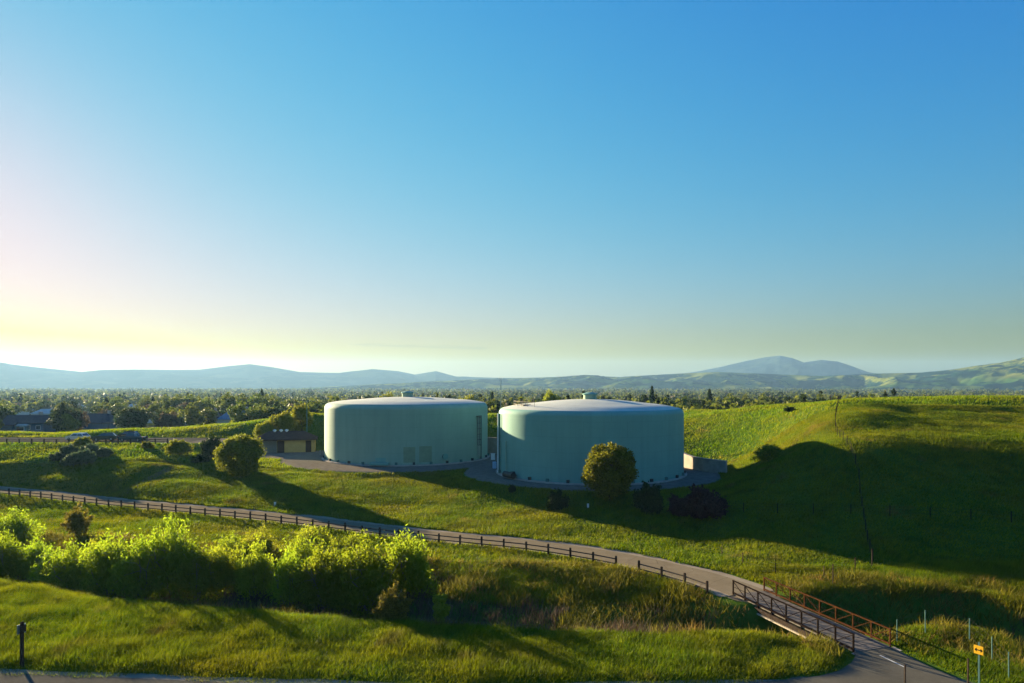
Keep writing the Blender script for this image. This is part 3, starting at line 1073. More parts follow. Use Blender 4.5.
def crown_clumps(r, H, Rr, z0, n, cs=.36, cone=0.0, spread=.78):
    out = []
    zc, hz = (H + z0) / 2, (H - z0) / 2
    for _ in range(n):
        d = unit(1, r)[0] * r.uniform(.35, 1) ** .5 * spread
        z = zc + d[2] * hz
        k = 1 - cone * (z - z0) / (H - z0)
        out.append((d[0] * Rr * k, d[1] * Rr * k, z, Rr * cs * r.uniform(.65, 1.3) * max(k, .3)))
    return np.array(out)


def clump_points(r, cl, n, shell=.5):
    w = cl[:, 3] ** 2
    k = r.choice(len(cl), n, p=w / w.sum())
    d = unit(n, r) * (shell + (1 - shell) * r.uniform(0, 1, n) ** .5)[:, None]
    d *= r.uniform(.75, 1.12, n)[:, None]
    p = cl[k, :3] + d * cl[k, 3][:, None]
    return p


def crown_mesh(name, seed, H, Rr, z0, nclump, nleaf, size, mat, cs=.36, cone=0.0, up=.0, aspect=.55, shell=.5, spread=.78):
    r = np.random.default_rng(seed)
    cl = crown_clumps(r, H, Rr, z0, nclump, cs, cone, spread)
    p = clump_points(r, cl, nleaf, shell)
    p[:, 2] = np.maximum(p[:, 2], .05)
    V, Fq, va = leaves(p, size, r, up, aspect)
    return np_mesh(name, V, Fq, mat, va), cl


def spray_mesh(name, seed, H, Rr, nbr, nleaf, size, mat, t0=.22, jit=.19, up=.5, aspect=.38):
    """many arching stems from the base, leaves thinning towards their tips"""
    r = np.random.default_rng(seed)
    a = r.uniform(0, 2 * math.pi, nbr)
    el = np.arcsin(r.uniform(.02, 1, nbr) ** .75)
    k = r.uniform(.74, 1.02, nbr)
    lob = .80 + .28 * np.sin(a * 3 + r.uniform(0, 6)) * np.cos(el * 4 + r.uniform(0, 6))
    end = np.c_[np.cos(a) * np.cos(el) * Rr * k * lob, np.sin(a) * np.cos(el) * Rr * k * lob, .10 * H + np.sin(el) * H * .9 * k * lob]
    base = np.c_[r.normal(size=(nbr, 2)) * Rr * .22, np.zeros(nbr)]
    ctl = base * .4 + end * .5 + np.array([0, 0, .22 * H])
    b = r.integers(0, nbr, nleaf)
    t = (t0 + (1.04 - t0) * r.uniform(0, 1, nleaf) ** .75)[:, None]
    p = (1 - t) ** 2 * base[b] + 2 * t * (1 - t) * ctl[b] + t * t * end[b]
    p += r.normal(size=p.shape) * (jit * Rr * (1.15 - .75 * t))
    p[:, 2] = np.maximum(p[:, 2], .05)
    V, Fq, va = leaves(p, size, r, up, aspect)
    return np_mesh(name, V, Fq, mat, va), np.c_[end, np.full(nbr, .3)]


def trunk_mesh(name, H, rad, cl, mat, nl=9, stems=1, seed=1):
    r = np.random.default_rng(seed)
    m = MB()
    for s_ in range(stems):
        lean = r.normal(size=2) * (.05 if stems == 1 else .22) * H
        top = Vector((lean[0], lean[1], H * .62))
        prev = Vector((r.normal() * .1 * (stems > 1), r.normal() * .1 * (stems > 1), -.3))
        base = prev.copy()
        nseg = 4
        for k in range(1, nseg + 1):
            t = k / nseg
            p = base.lerp(top, t) + Vector((r.normal(), r.normal(), 0)) * .03 * H * (k < nseg)
            m.tube(prev, p, rad * (1 - .75 * (t - 1 / nseg)), rad * (1 - .75 * t), 7, False)
            prev = p
            if k >= 2 - (stems > 1):
                for c in cl[r.choice(len(cl), min(len(cl), max(1, nl // (3 * stems) + 1)), replace=False)]:
                    q_ = Vector(c[:3])
                    mid = p.lerp(q_, .5) + Vector((0, 0, .05 * H))
                    m.tube(p, mid, rad * .40 * (1.1 - t * .5), rad * .25, 5, False)
                    m.tube(mid, q_, rad * .25, rad * .06, 5, False)
    me = bpy.data.meshes.new(name)
    me.from_pydata(m.v, [], m.f)
    me.polygons.foreach_set('use_smooth', [True] * len(me.polygons))
    me.materials.append(mat)
    return me


class Plant:
    """prototype: crown + trunk meshes, planted many times"""
    def __init__(s, kind, cat, seed, H, Rr, z0, nclump, nleaf, size, mat, bark, rad=.15, stems=1, crown='crown', spray=0, **kw):
        s.kind, s.cat, s.H, s.R, s.crown = kind, cat, H, Rr, crown
        if spray: s.cm, cl = spray_mesh(kind + '_' + crown, seed, H, Rr, spray, nleaf, size, mat, **kw)
        else: s.cm, cl = crown_mesh(kind + '_' + crown, seed, H, Rr, z0, nclump, nleaf, size, mat, **kw)
        s.tm = trunk_mesh(kind + '_trunk', H, rad, cl, bark, 12, stems, seed)

    def put(s, x, y, label, h=None, w=None, rz=None, group=None, dz=0.0):
        sz = (h or s.H) / s.H
        sx = (w or 2 * s.R * sz) / (2 * s.R)
        o = empty(s.kind, (x, y, float(gz(x, y)) + dz), random.uniform(0, 6.28) if rz is None else rz, label, s.cat, group)
        o.scale = (sx, sx, sz)
        link(s.crown, s.cm, o)
        link('trunk' if s.crown == 'crown' else 'stem', s.tm, o)
        return o


W = [Plant('willow_shrub', 'shrub', 100 + k, 6.0, 3.6, .1, 0, 9000, .17, M['willow'] if k < 3 else M['willow2'], M['palebark'], .07, 6, 'foliage',
           spray=140) for k in range(5)]
Wr = Plant('russet_shrub', 'shrub', 131, 3.6, 2.2, .1, 0, 5200, .14, M['russet'], M['palebark'], .06, 6, 'foliage', spray=60, t0=.3, jit=.10)
Wg = Plant('slender_sapling', 'tree', 141, 3.6, .9, .2, 16, 2600, .14, M['fresh'], M['palebark'], .05, 2, 'crown', cs=.42, up=.5, shell=.2)


def shrub_at(proto, px, py, wpx, hpx, zb, label, group='willow shrubs along the creek'):
    x, y = P(px, py, zb)
    s_ = y / F
    h = hpx * s_ * .98
    return proto.put(x, y, label, h, wpx * s_ * .92, group=group, dz=0.0)


LS = [  # px, base py, width, height, base z, proto, label
    (196, 606, 64, 74, -2.6, 0, 'willow shrub filling the dip right of the tallest creek willow'),
    (232, 580, 60, 46, -1.8, 1, 'willow shrub standing behind the yellowish ones in the dip of the thicket'),
    (306, 592, 70, 56, -1.8, 2, 'willow shrub behind the left flank of the biggest creek willow'),
    (345, 618, 60, 70, -2.5, 0, 'willow shrub at the foot of the biggest creek willow, left side'),
    (100, 578, 60, 44, -1.8, 4, 'willow shrub behind the left half of the broad creek clump'),
    (54, 590, 56, 50, -2.4, 1, 'low willow shrub between the left edge willows and the broad creek clump'),
    (2, 580, 52, 62, -2.0, 1, 'willow shrub cut by the left edge of the picture, in front of the trail fence'),
    (34, 577, 50, 50, -2.0, 0, 'small bright willow shrub second from the left edge in the creek'),
    (14, 545, 60, 44, -1.2, 2, 'willow shrub behind the leftmost creek willows, close below the trail fence'),
    (72, 598, 66, 62, -2.6, 2, 'willow shrub at the left end of the broad clump in the creek'),
    (108, 604, 76, 76, -2.8, 0, 'wide willow shrub left of the middle of the broad creek clump'),
    (142, 606, 76, 80, -2.8, 1, 'full willow shrub in the middle of the broad creek clump'),
    (172, 600, 70, 86, -2.6, 2, 'tallest willow shrub at the right end of the broad creek clump'),
    (222, 603, 56, 62, -2.6, 3, 'yellowish willow shrub right of the broad creek clump'),
    (254, 606, 56, 64, -2.6, 4, 'yellow green willow shrub between the two broad creek clumps'),
    (290, 613, 58, 66, -2.6, 0, 'rounded willow shrub at the left flank of the biggest creek willow'),
    (322, 617, 70, 76, -2.6, 1, 'upright willow shrub leaning into the biggest creek willow'),
    (368, 619, 96, 84, -2.4, 2, 'biggest rounded willow shrub, behind the russet bush'),
    (408, 612, 74, 74, -2.4, 0, 'dark sided willow shrub behind the slender pale sapling'),
    (258, 566, 60, 38, -1.0, 4, 'low yellow green willow shrub directly below the trail fence'),
    (312, 566, 56, 40, -1.0, 3, 'low willow shrub below the trail fence, topping the middle of the thicket'),
    (352, 572, 50, 36, -1.0, 1, 'low green willow shrub below the trail fence behind the biggest willow'),
]
for px, py, w, h, zb, k, lb in LS: shrub_at(W[k], px, py, w, h, zb, lb)
shrub_at(Wr, 76, 540, 38, 38, -1.0, 'olive and orange tinged shrub standing above the creek willows near the trail fence', 'russet shrubs by the creek')
shrub_at(Wr, 391, 628, 54, 48, -.9, 'russet leaved bush at the grass edge in front of the biggest willow', 'russet shrubs by the creek')
shrub_at(Wg, 441, 624, 22, 42, -1.0, 'slender pale sapling standing alone right of the creek willows', None)

OAK = [Plant('round_tree', 'tree', 201 + k, 7.8, 3.9, .1, 64, 19000, .19, M['oak'], M['bark'], .26, 1, cs=.30, up=.1, aspect=.6, shell=.35, spread=.80) for k in range(2)]
x, y, z = on_ground(610, 499)
OAK[0].put(x, y, 'round bushy tree standing alone in front of the teal tank', 57 * y / F, 60 * y / F)
x, y, z = on_ground(240, 478)
OAK[1].put(x, y, 'round yellow green tree left of the pump house at the gravel edge', 46 * y / F, 48 * y / F)
YT = Plant('spreading_tree', 'tree', 231, 9.0, 5.0, 1.0, 34, 9000, .28, M['fresh'], M['bark'], .25, 1, cs=.32, shell=.3)
def tree_top(proto, px, Y, top, wpx, label, group=None):
    x = (px - CX) / F * Y
    h = CAMZ - (top - HY) / F * Y - float(gz(x, Y))
    return proto.put(x, Y, label, max(h, 1.5), wpx * Y / F, group=group)


tree_top(YT, 281, 161.5, 412, 32, 'green tree behind the left end of the pump house')
tree_top(YT, 264, 159, 421, 22, 'smaller green tree left of the tree behind the pump house')
tree_top(YT, 301, 165, 404, 26, 'taller yellow green tree behind the pump house by the antenna pole')
tree_top(YT, 552, 236, 391, 22, 'yellow green tree showing above the roof of the teal tank')
tree_top(YT, 386, 262, 393, 24, 'yellow green tree showing above the roof of the pale green tank, left of its vent')
tree_top(YT, 466, 250, 396, 30, 'yellow green tree showing above the right end of the pale green tank roof')
BUSH = [Plant('round_bush', 'bush', 251 + k, 2.4, 2.0, .0, 0, 7500, .13, mt, M['bark'], .05, 5, 'foliage', spray=70, t0=.3, jit=.15, aspect=.5)
        for k, mt in enumerate((M['dusk'], M['oak'], M['purple'], M['dark']))]


def bush_at(k, px, py, wpx, hpx, label, group='bushes on the slopes'):
    x, y, z = on_ground(px, py)
    BUSH[k].put(x, y, label, hpx * y / F, wpx * y / F, group=group)


bush_at(1, 82, 448, 22, 13, 'round green bush in front of the white parked car')
for px, py, w, h, lb in ((58, 461, 22, 10, 'lowest grey green bush of the dark cluster on the slope, at its left end'),
                         (74, 466, 26, 15, 'grey green bush at the bottom of the dark cluster on the slope'),
                         (70, 456, 22, 13, 'grey green bush at the upper left of the dark cluster on the slope'),
                         (86, 464, 24, 17, 'largest grey green bush in the middle of the dark cluster on the slope'),
                         (90, 454, 24, 12, 'grey green bush at the top of the dark cluster, right below the lot'),
                         (104, 457, 20, 11, 'grey green bush at the right end of the dark cluster on the slope')):
    bush_at(0, px, py, w, h, lb)
bush_at(1, 179, 455, 30, 18, 'rounded green bush at the right end of the parking lot')
bush_at(1, 147, 449, 14, 9, 'low scrubby bush in front of the blue pickup')
bush_at(3, 213, 459, 24, 26, 'dark evergreen bush left of the round yellow green tree')
bush_at(3, 201, 463, 22, 10, 'low dark bush at the foot of the evergreen bush')
bush_at(3, 512, 493, 9, 9, 'tiny dark bush on the gravel edge in front of the tank gap')
bush_at(3, 557, 510, 26, 22, 'dark green bush left of the round tree below the teal tank')
bush_at(3, 650, 513, 36, 33, 'dark bush between the round tree and the purple bush')
bush_at(2, 704, 518, 60, 34, 'wide dark purple bush at the right of the gravel pad')
bush_at(2, 680, 516, 30, 22, 'low purple bush squeezed between the dark bush and the wide purple bush')
bush_at(1, 770, 462, 36, 20, 'green scrub bush in the sunlit hollow right of the retaining wall')
bush_at(3, 790, 412, 14, 6, 'small dark bush high on the sunlit slope left of the hillside fence')


# ------------------------------------------------------------------ vehicles
def car_paint(name, col):
    m = simple(name, col, .25, .04, 3, .3, spec=.6)
    return m


def vehicle(kind, x, y, rz, paint, label):
    z = float(gz(x, y)) + .03
    root = empty(kind, (x, y, z), rz, label, 'car', 'vehicles in the parking lot')
    pick = kind == 'pickup_truck'
    L_, Wv = (5.5, 1.95) if pick else (4.8, 1.9)
    h0, h1, h2 = .42, 1.02, 1.82
    a, b = -L_ / 2, L_ / 2
    if pick:
        prof = [(a, h0), (b, h0), (b, .80), (b - .15, 1.0), (b - 1.45, 1.10), (a + 1.75, 1.10), (a + 1.75, .98), (a + .02, .98)]
        cab = [(b - 1.55, 1.09), (b - 2.25, 1.78), (b - 3.45, 1.82), (b - 3.75, 1.09)]
    else:
        prof = [(a, h0 + .05), (b, h0), (b, .78), (b - .15, .95), (b - 1.15, 1.06), (a + .1, 1.08), (a, .9)]
        cab = [(b - 1.1, 1.05), (b - 1.95, 1.70), (a + .75, 1.74), (a + .15, 1.05)]
    def extr(poly, w, taper=1.0):
        n = len(poly)
        vs = []
        zmax = max(p[1] for p in poly); zmin = min(p[1] for p in poly)
        for sgn in (-1, 1):
            for px, pz in poly:
                t = (pz - zmin) / (zmax - zmin)
                vs.append((px, sgn * w / 2 * (1 - (1 - taper) * t), pz))
        fs = [tuple(range(n)), tuple(range(2 * n - 1, n - 1, -1))] + [(i, n + i, n + (i + 1) % n, (i + 1) % n)[::-1] for i in range(n)]
        return MB().add(vs, fs)
    body = extr(prof, Wv).build('body', paint, root, bevel=.07)
    extr(cab, Wv - .12, .80).build('cabin', paint, root, bevel=.06)
    cz0, cz1 = 1.12, 1.64
    (fx, fz), (gx_, gz_), (hx, hz), (kx, kz) = cab
    for sgn in (-1, 1):
        mid = (gx_ + hx) / 2
        for xa, xb, ta, tb in ((fx - .22, mid + .05, gx_ - .02, mid + .05), (mid - .05, kx + .22, mid - .05, hx + .10)):
            w0, w1 = (Wv - .12) / 2 + .006, (Wv - .12) / 2 * .815 + .008
            MB().add([(xa, sgn * w0, cz0), (xb, sgn * w0, cz0), (tb, sgn * w1, cz1), (ta, sgn * w1, cz1),
                      (xa, sgn * (w0 - .04), cz0), (xb, sgn * (w0 - .04), cz0), (tb, sgn * (w1 - .04), cz1), (ta, sgn * (w1 - .04), cz1)],
                     [(0, 1, 2, 3), (7, 6, 5, 4), (0, 4, 5, 1), (1, 5, 6, 2), (2, 6, 7, 3), (3, 7, 4, 0)]).build('side_window', M['glass'], root)
    def screen(p, q_, name):
        t0, t1 = .12, .90
        d = Vector((q_[0] - p[0], 0, q_[1] - p[1])); nrm = Vector((d.z, 0, -d.x)).normalized()
        if nrm.x * (1 if p[0] > 0 else -1) < 0: nrm = -nrm
        vs = []
        for off in (.008, -.03):
            for t, sg in ((t0, -1), (t0, 1), (t1, 1), (t1, -1)):
                w = (Wv - .12) / 2 * (1 - .20 * t) - .10
                vs.append((p[0] + d.x * t + nrm.x * off, sg * w, p[1] + d.z * t + nrm.z * off))
        MB().add(vs, [(0, 1, 2, 3), (7, 6, 5, 4), (0, 4, 5, 1), (1, 5, 6, 2), (2, 6, 7, 3), (3, 7, 4, 0)]).build(name, M['glass'], root)
    screen(cab[0], cab[1], 'windscreen')
    screen(cab[3], cab[2], 'rear_window')
    for wx in (b - .95, a + 1.0):
        for sgn in (-1, 1):
            wy = sgn * (Wv / 2 - .10)
            w = empty('wheel', (wx, wy, .36))
            w.parent = root
            MB().tube((0, -.12, 0), (0, .12, 0), .36, n=20).build('tyre', M['tyre'], w, True)
            MB().tube((0, sgn * .11, 0), (0, sgn * .128, 0), .22, n=14).build('rim', M['galv'], w, True)
    for sgn in (-1, 1):
        MB().box((b - .01, sgn * .68, .80), (.08, .36, .16)).build('headlight', M['lens'], root, bevel=.02)
        MB().box((a + .0, sgn * .78, .86), (.08, .20, .22)).build('tail_light', M['redlens'], root, bevel=.02)
        MB().box((b - 1.55, sgn * (Wv / 2 + .09), 1.12), (.12, .16, .14)).build('mirror', paint, root, bevel=.02)
    MB().box((b + .03, 0, .52), (.14, Wv - .1, .18)).build('bumper', M['darksteel'], root, bevel=.03)
    MB().box((a - .03, 0, .54), (.14, Wv - .1, .18)).build('bumper', M['darksteel'], root, bevel=.03)
    if pick:
        MB().box((a + .9, 0, .86), (1.6, Wv - .25, .26)).build('cargo_bed', M['darksteel'], root)
    return root


vehicle('parked_car', -96.3, 151.5, R(168), car_paint('white_car_paint', (.62, .62, .60)), 'white car parked in the lot half hidden behind a round bush')
vehicle('parked_car', -90.2, 151.2, R(200), car_paint('dark_green_car_paint', (.03, .06, .055)), 'dark green car in the lot between the white car and the blue pickup')
vehicle('pickup_truck', -83.4, 150.2, R(176), car_paint('blue_truck_paint', (.02, .07, .10)), 'dark blue pickup truck parked at the right of the row in the lot')
vehicle('parked_car', -88.0, 156.5, R(184), car_paint('black_car_paint', (.015, .017, .02)), 'black car parked behind the dark green car at the back of the lot')


# ------------------------------------------------------------------ houses beyond the berm
HOUSE_POS = []


def house(px, pyb, Y, w, d, hw, hr, wall_m, roof_m, label, rz=0.0, hip=True, chim=True, wing=None):
    x = (px - CX) / F * Y
    z = float(gz(x, Y))
    HOUSE_POS.append((x, Y, max(w, d) * .75))
    root = empty('house', (x, Y, z - .1), rz, label, 'house', 'houses beyond the berm')
    def block(cx, cy, w, d, hw, hr, hip, zt=.0):
        MB().box((cx, cy, hw / 2), (w, d, hw)).build('wall', wall_m, root)
        e = .5
        x0, x1, y0, y1 = cx - w / 2 - e, cx + w / 2 + e, cy - d / 2 - e, cy + d / 2 + e
        ins = min(w, d) * .5 if hip else -.001
        if w >= d:
            r0, r1 = (x0 + max(ins, 0), cy, hw + hr), (x1 - max(ins, 0), cy, hw + hr)
            order = [(0, 1, 5, 4), (1, 2, 5), (2, 3, 4, 5), (3, 0, 4)]
        else:
            r0, r1 = (cx, y0 + max(ins, 0), hw + hr), (cx, y1 - max(ins, 0), hw + hr)
            order = [(0, 1, 4), (1, 2, 5, 4), (2, 3, 5), (3, 0, 4, 5)]
        b = [(x0, y0, hw + .003), (x1, y0, hw + .003), (x1, y1, hw + .003), (x0, y1, hw + .003)]
        vs = b + [r0, r1] + [(p, q_, zz - .22) for p, q_, zz in b]
        fs = order + [(6, 7, 1, 0), (7, 8, 2, 1), (8, 9, 3, 2), (9, 6, 0, 3), (9, 8, 7, 6)]
        return MB().add(vs, fs).build('roof', roof_m, root)
    rf = block(0, 0, w, d, hw, hr, hip)
    if wing: block(*wing, hip)
    if chim: MB().box((w * .22, d * .12, hw + hr * .8), (1.0, .8, hr * 1.1)).box((w * .22, d * .12, hw + hr * 1.36), (1.15, .95, .12)).build('chimney', M['concrete'], rf)
    nwin = max(2, int(w / 3.2))
    for k in range(nwin):
        wx = -w / 2 + w * (k + .5) / nwin
        fr = MB().box((wx, -d / 2 - .025, hw * .55), (1.5, .08, 1.4)).build('window', M['white'], root)
        MB().box((wx, -d / 2 - .055, hw * .55), (1.3, .05, 1.2)).build('pane', M['glass'], fr)
    MB().box((w * .06, -d / 2 - .03, 1.05), (1.0, .09, 2.1)).build('door', M['doorbrown'], root)
    return root


hm = {k: simple(k, c, .8, .12, 1.0) for k, c in {
    'navy_siding': (.05, .12, .19), 'cream_siding': (.45, .40, .32), 'tan_siding': (.30, .23, .16), 'white_siding': (.62, .62, .58), 'teal_siding': (.08, .20, .24)}.items()}
rm = {k: simple(k, c, .75, .2, 1.5, bump=.2) for k, c in {
    'slate_roof': (.045, .055, .065), 'blue_roof': (.10, .19, .27), 'brown_roof': (.085, .05, .04), 'pale_roof': (.42, .44, .42), 'grey_roof': (.15, .15, .15)}.items()}
house(30, 432, 235, 13, 9, 3.4, 2.6, hm['navy_siding'], rm['slate_roof'], 'navy house with slate roof just beyond the berm at the far left', R(8), False, True, (-4.2, -5.5, 5.2, 3.4, 2.9, 1.1))
house(22, 430, 232, 6.0, 6, 2.6, 1.0, hm['teal_siding'], rm['pale_roof'], 'low teal outbuilding with pale flat roof beside the navy house', R(8), True, False)
house(98, 428, 262, 17, 10, 3.2, 3.0, hm['navy_siding'], rm['slate_roof'], 'long house with a dark slate roof right of the navy house', R(-6), True, True, (5.0, -5.5, 6, 6, 3.0, 2.0))
house(204, 420, 300, 20, 11, 3.2, 3.4, hm['tan_siding'], rm['brown_roof'], 'brown roofed house left of the blue roofed house', R(5), True, True)
house(239, 421, 296, 13, 11, 3.4, 3.8, hm['cream_siding'], rm['blue_roof'], 'house with a pale blue hipped roof and twin chimneys', R(-10), True, True, (-3, -3, 6, 6, 3.4, 3.0))
house(152, 418, 345, 11, 8, 3.4, 2.6, hm['white_siding'], rm['pale_roof'], 'white house with pale roof behind the fresh green tree', R(30), False)
house(46, 412, 420, 13, 9, 3.6, 2.6, hm['white_siding'], rm['pale_roof'], 'pale roofed house behind the navy house', R(15), True)
house(17, 407, 520, 14, 9, 3.8, 2.8, hm['white_siding'], rm['pale_roof'], 'bright roofed house among trees at the far left edge', R(-20), False)
house(30, 407, 535, 14, 9, 3.8, 2.8, hm['cream_siding'], rm['pale_roof'], 'bright roofed house second from the far left edge', R(25), False)
house(58, 406, 560, 13, 9, 4.5, 2.8, hm['teal_siding'], rm['grey_roof'], 'teal walled house with grey roof among the far trees', R(10), True)
house(75, 406, 575, 13, 9, 4.5, 2.8, hm['white_siding'], rm['pale_roof'], 'white walled house among the far trees above the slate roof', R(-12), False)
house(90, 407, 590, 13, 9, 4.0, 2.8, hm['cream_siding'], rm['pale_roof'], 'cream house with light roof among trees right of the white walled house', R(18), False)
house(119, 409, 500, 12, 9, 4.4, 3.0, hm['white_siding'], rm['blue_roof'], 'small blue roofed house in the trees between the slate and white houses', R(-25), True)
house(133, 406, 590, 12, 9, 4.4, 3.0, hm['cream_siding'], rm['pale_roof'], 'cream house with pale roof farther back left of centre trees', R(-5), True)


# ------------------------------------------------------------------ valley trees
def conifer(name, seed, H, Rr, nl, size, mat):
    r = np.random.default_rng(seed)
    t = r.uniform(0, 1, nl) ** 1.4
    z = .08 * H + t * .92 * H
    tier = 1 - .35 * np.abs(np.sin(t * 22 + r.uniform(0, .5, nl)))
    rad = Rr * (1 - t) ** .8 * tier * (.45 + .55 * r.uniform(0, 1, nl) ** .5)
    a = r.uniform(0, 2 * math.pi, nl)
    p = np.c_[rad * np.cos(a), rad * np.sin(a), z - .12 * rad]
    V, Fq, va = leaves(p, size, r, -.1, .6)
    return np_mesh(name, V, Fq, mat, va)


VT = []      # kind, label adjective, crown mesh, trunk mesh, H, R
for k, (nm, mt, H, Rr, nc, cs, cone) in enumerate((
        ('broadleaf_tree', 'dark', 11, 5.2, 22, .36, 0), ('broadleaf_tree', 'mid', 9.5, 4.8, 20, .36, 0), ('broadleaf_tree', 'mid', 12, 4.6, 24, .34, 0),
        ('spring_tree', 'fresh', 8.5, 3.6, 18, .38, 0), ('budding_tree', 'bare', 8.5, 4.4, 22, .34, 0), ('poplar_tree', 'mid', 14, 2.2, 22, .45, .4))):
    me, cl = crown_mesh(nm + '_crown', 300 + k, H, Rr, 1.4, nc, 2600, .42, M[mt], cs=cs, cone=cone, shell=.35, spread=.82)
    VT.append((nm, mt, me, trunk_mesh(nm + '_trunk', H, .28, cl, M['bark'], 9, 1, k), H, Rr))
for k, (mt, H, Rr) in enumerate((('dark', 12.5, 3.4), ('dark', 15, 4.0))):
    me = conifer('conifer_crown', 330 + k, H, Rr, 2600, .55, M[mt])
    tk = MB().tube((0, 0, -.3), (0, 0, H * .95), .32, .04, 7, False)
    tm = bpy.data.meshes.new('conifer_trunk')
    tm.from_pydata(tk.v, [], tk.f)
    tm.materials.append(M['bark'])
    VT.append(('conifer_tree', mt, me, tm, H, Rr))
LAB = {'broadleaf_tree': 'dark rounded broadleaf tree in the wooded valley beyond the berm', 'spring_tree': 'fresh yellow green tree in the wooded valley beyond the berm',
       'budding_tree': 'brownish budding tree in the wooded valley beyond the berm', 'poplar_tree': 'tall narrow poplar in the wooded valley beyond the berm',
       'conifer_tree': 'tall dark conifer in the wooded valley beyond the berm'}

# skyline of the near ground, per pixel column: a tree shows if its top is above that line
cols = np.arange(-60, 1090, 5)
Yr = np.arange(60, 232, 1.0)
XX = (cols[:, None] - CX) / F * Yr[None, :]
sky_y = (HY + (CAMZ - gz(XX, np.broadcast_to(Yr, XX.shape))) * F / Yr).min(1)
for c, rad, zt in ((TL, RL, PAD + 12.2), (TR, RR, PAD + 12.0)):
    pc, w = CX + F * c[0] / c[1], F * rad / c[1]
    inside = np.abs(cols - pc) < w
    sky_y[inside] = np.minimum(sky_y[inside], HY + (CAMZ - zt) * F / c[1])

N = 17000
tY = 222 + (3300 - 222) * rng.uniform(0, 1, N) ** 1.9
tX = rng.uniform(-.86, .86, N) * (tY + 20)
clear = fbm(tX, tY, 170, 3, 71)
keep = (clear > -.42) | (rng.uniform(0, 1, N) < .25)
for hx, hy, hr_ in HOUSE_POS:
    keep &= np.hypot(tX - hx, tY - hy) > hr_ + 3
    # keep the line of sight to the house mostly open
    keep &= ~((np.abs(tX * hy / tY - hx) < hr_ * .9) & (tY < hy) & (tY > hy - np.where(hy > 400, 330, 180)) & (rng.uniform(0, 1, N) < .93))
tX, tY = tX[keep], tY[keep]
N = len(tX)
mixp = np.array([.24, .23, .19, .13, .13, .03, .03, .02])
kind = rng.choice(8, N, p=mixp)
tH = np.array([VT[k][4] for k in kind]) * rng.uniform(.65, 1.25, N) * np.where(tY < 330, .72, 1.0)
tW = np.array([VT[k][5] for k in kind]) * rng.uniform(.75, 1.3, N) * np.where(tY < 330, .8, 1.0)
tZ = gz(tX, tY)
tpx = CX + F * tX / tY
top = HY + (CAMZ - tZ - tH) * F / tY
bot = HY + (CAMZ - tZ) * F / tY
line = np.interp(tpx, cols, sky_y)
vis = np.clip(np.minimum(bot, line) - top, 0, None)
area = vis * tW * 2 * F / tY
area[(tpx < -10) | (tpx > 1034)] = 0
order = np.argsort(-area)
solo = [i for i in order[:300] if area[i] > 3]
solo_set = set(solo)
for i in solo:
    nm, mt, cm, tm, H, Rr = VT[kind[i]]
    o = empty(nm, (tX[i], tY[i], tZ[i] - .1), rng.uniform(0, 6.28), LAB[nm], 'tree', nm.replace('_', ' ') + 's in the valley')
    o.scale = (tW[i] / Rr, tW[i] / Rr, tH[i] / H)
    link('crown', cm, o)
    link('trunk', tm, o)

# the rest of the wood reads as one mass
def woods(name, ids, mat, per, size_k):
    Vs, Vr = [], []
    for i in ids:
        H, Rr, k = tH[i], tW[i], kind[i]
        n = int(per * (1.6 if tY[i] < 700 else 1))
        if k >= 6:
            t = rng.uniform(0, 1, n) ** 1.3
            rad = Rr * .9 * (1 - t) * rng.uniform(.5, 1, n)
            a = rng.uniform(0, 6.28, n)
            p = np.c_[rad * np.cos(a), rad * np.sin(a), .1 * H + t * .88 * H]
        else:
            cl = crown_clumps(rng, H, Rr, .12 * H, 9, .42)
            p = clump_points(rng, cl, n, .5)
        Vs.append(p + np.array([tX[i], tY[i], tZ[i]]))
        Vr.append(np.full(n, Rr * size_k))
    p = np.concatenate(Vs)
    V, Fq, va = leaves(p, np.concatenate(Vr), rng, 0, .7) if False else leaves_var(p, np.concatenate(Vr))
    o = link(name, np_mesh(name, V, Fq, mat, va))
    tag(o, 'woodland of ' + name.split('_')[0] + ' trees spread over the valley floor towards the hills', 'woodland', None, 'stuff')


def leaves_var(p, sz):
    n = len(p)
    a, b = unit(n), unit(n)
    b = np.cross(a, b)
    b /= np.linalg.norm(b, axis=1)[:, None] + 1e-9
    s = (sz * rng.uniform(.6, 1.3, n))[:, None]
    a, b = a * s, b * s * .7
    V = np.stack([p - a, p + b, p + a, p - b], 1).reshape(-1, 3)
    return V, np.arange(4 * n).reshape(n, 4), np.repeat(rng.uniform(0, 1, n), 4)


rest = [i for i in range(N) if i not in solo_set]
for nm, ks, mt in (('evergreen_woodland', (0, 6, 7), 'dark'), ('green_woodland', (1, 2, 5), 'mid'), ('spring_woodland', (3,), 'fresh'), ('budding_woodland', (4,), 'bare')):
    woods(nm, [i for i in rest if kind[i] in ks], M[mt], 52, .30)


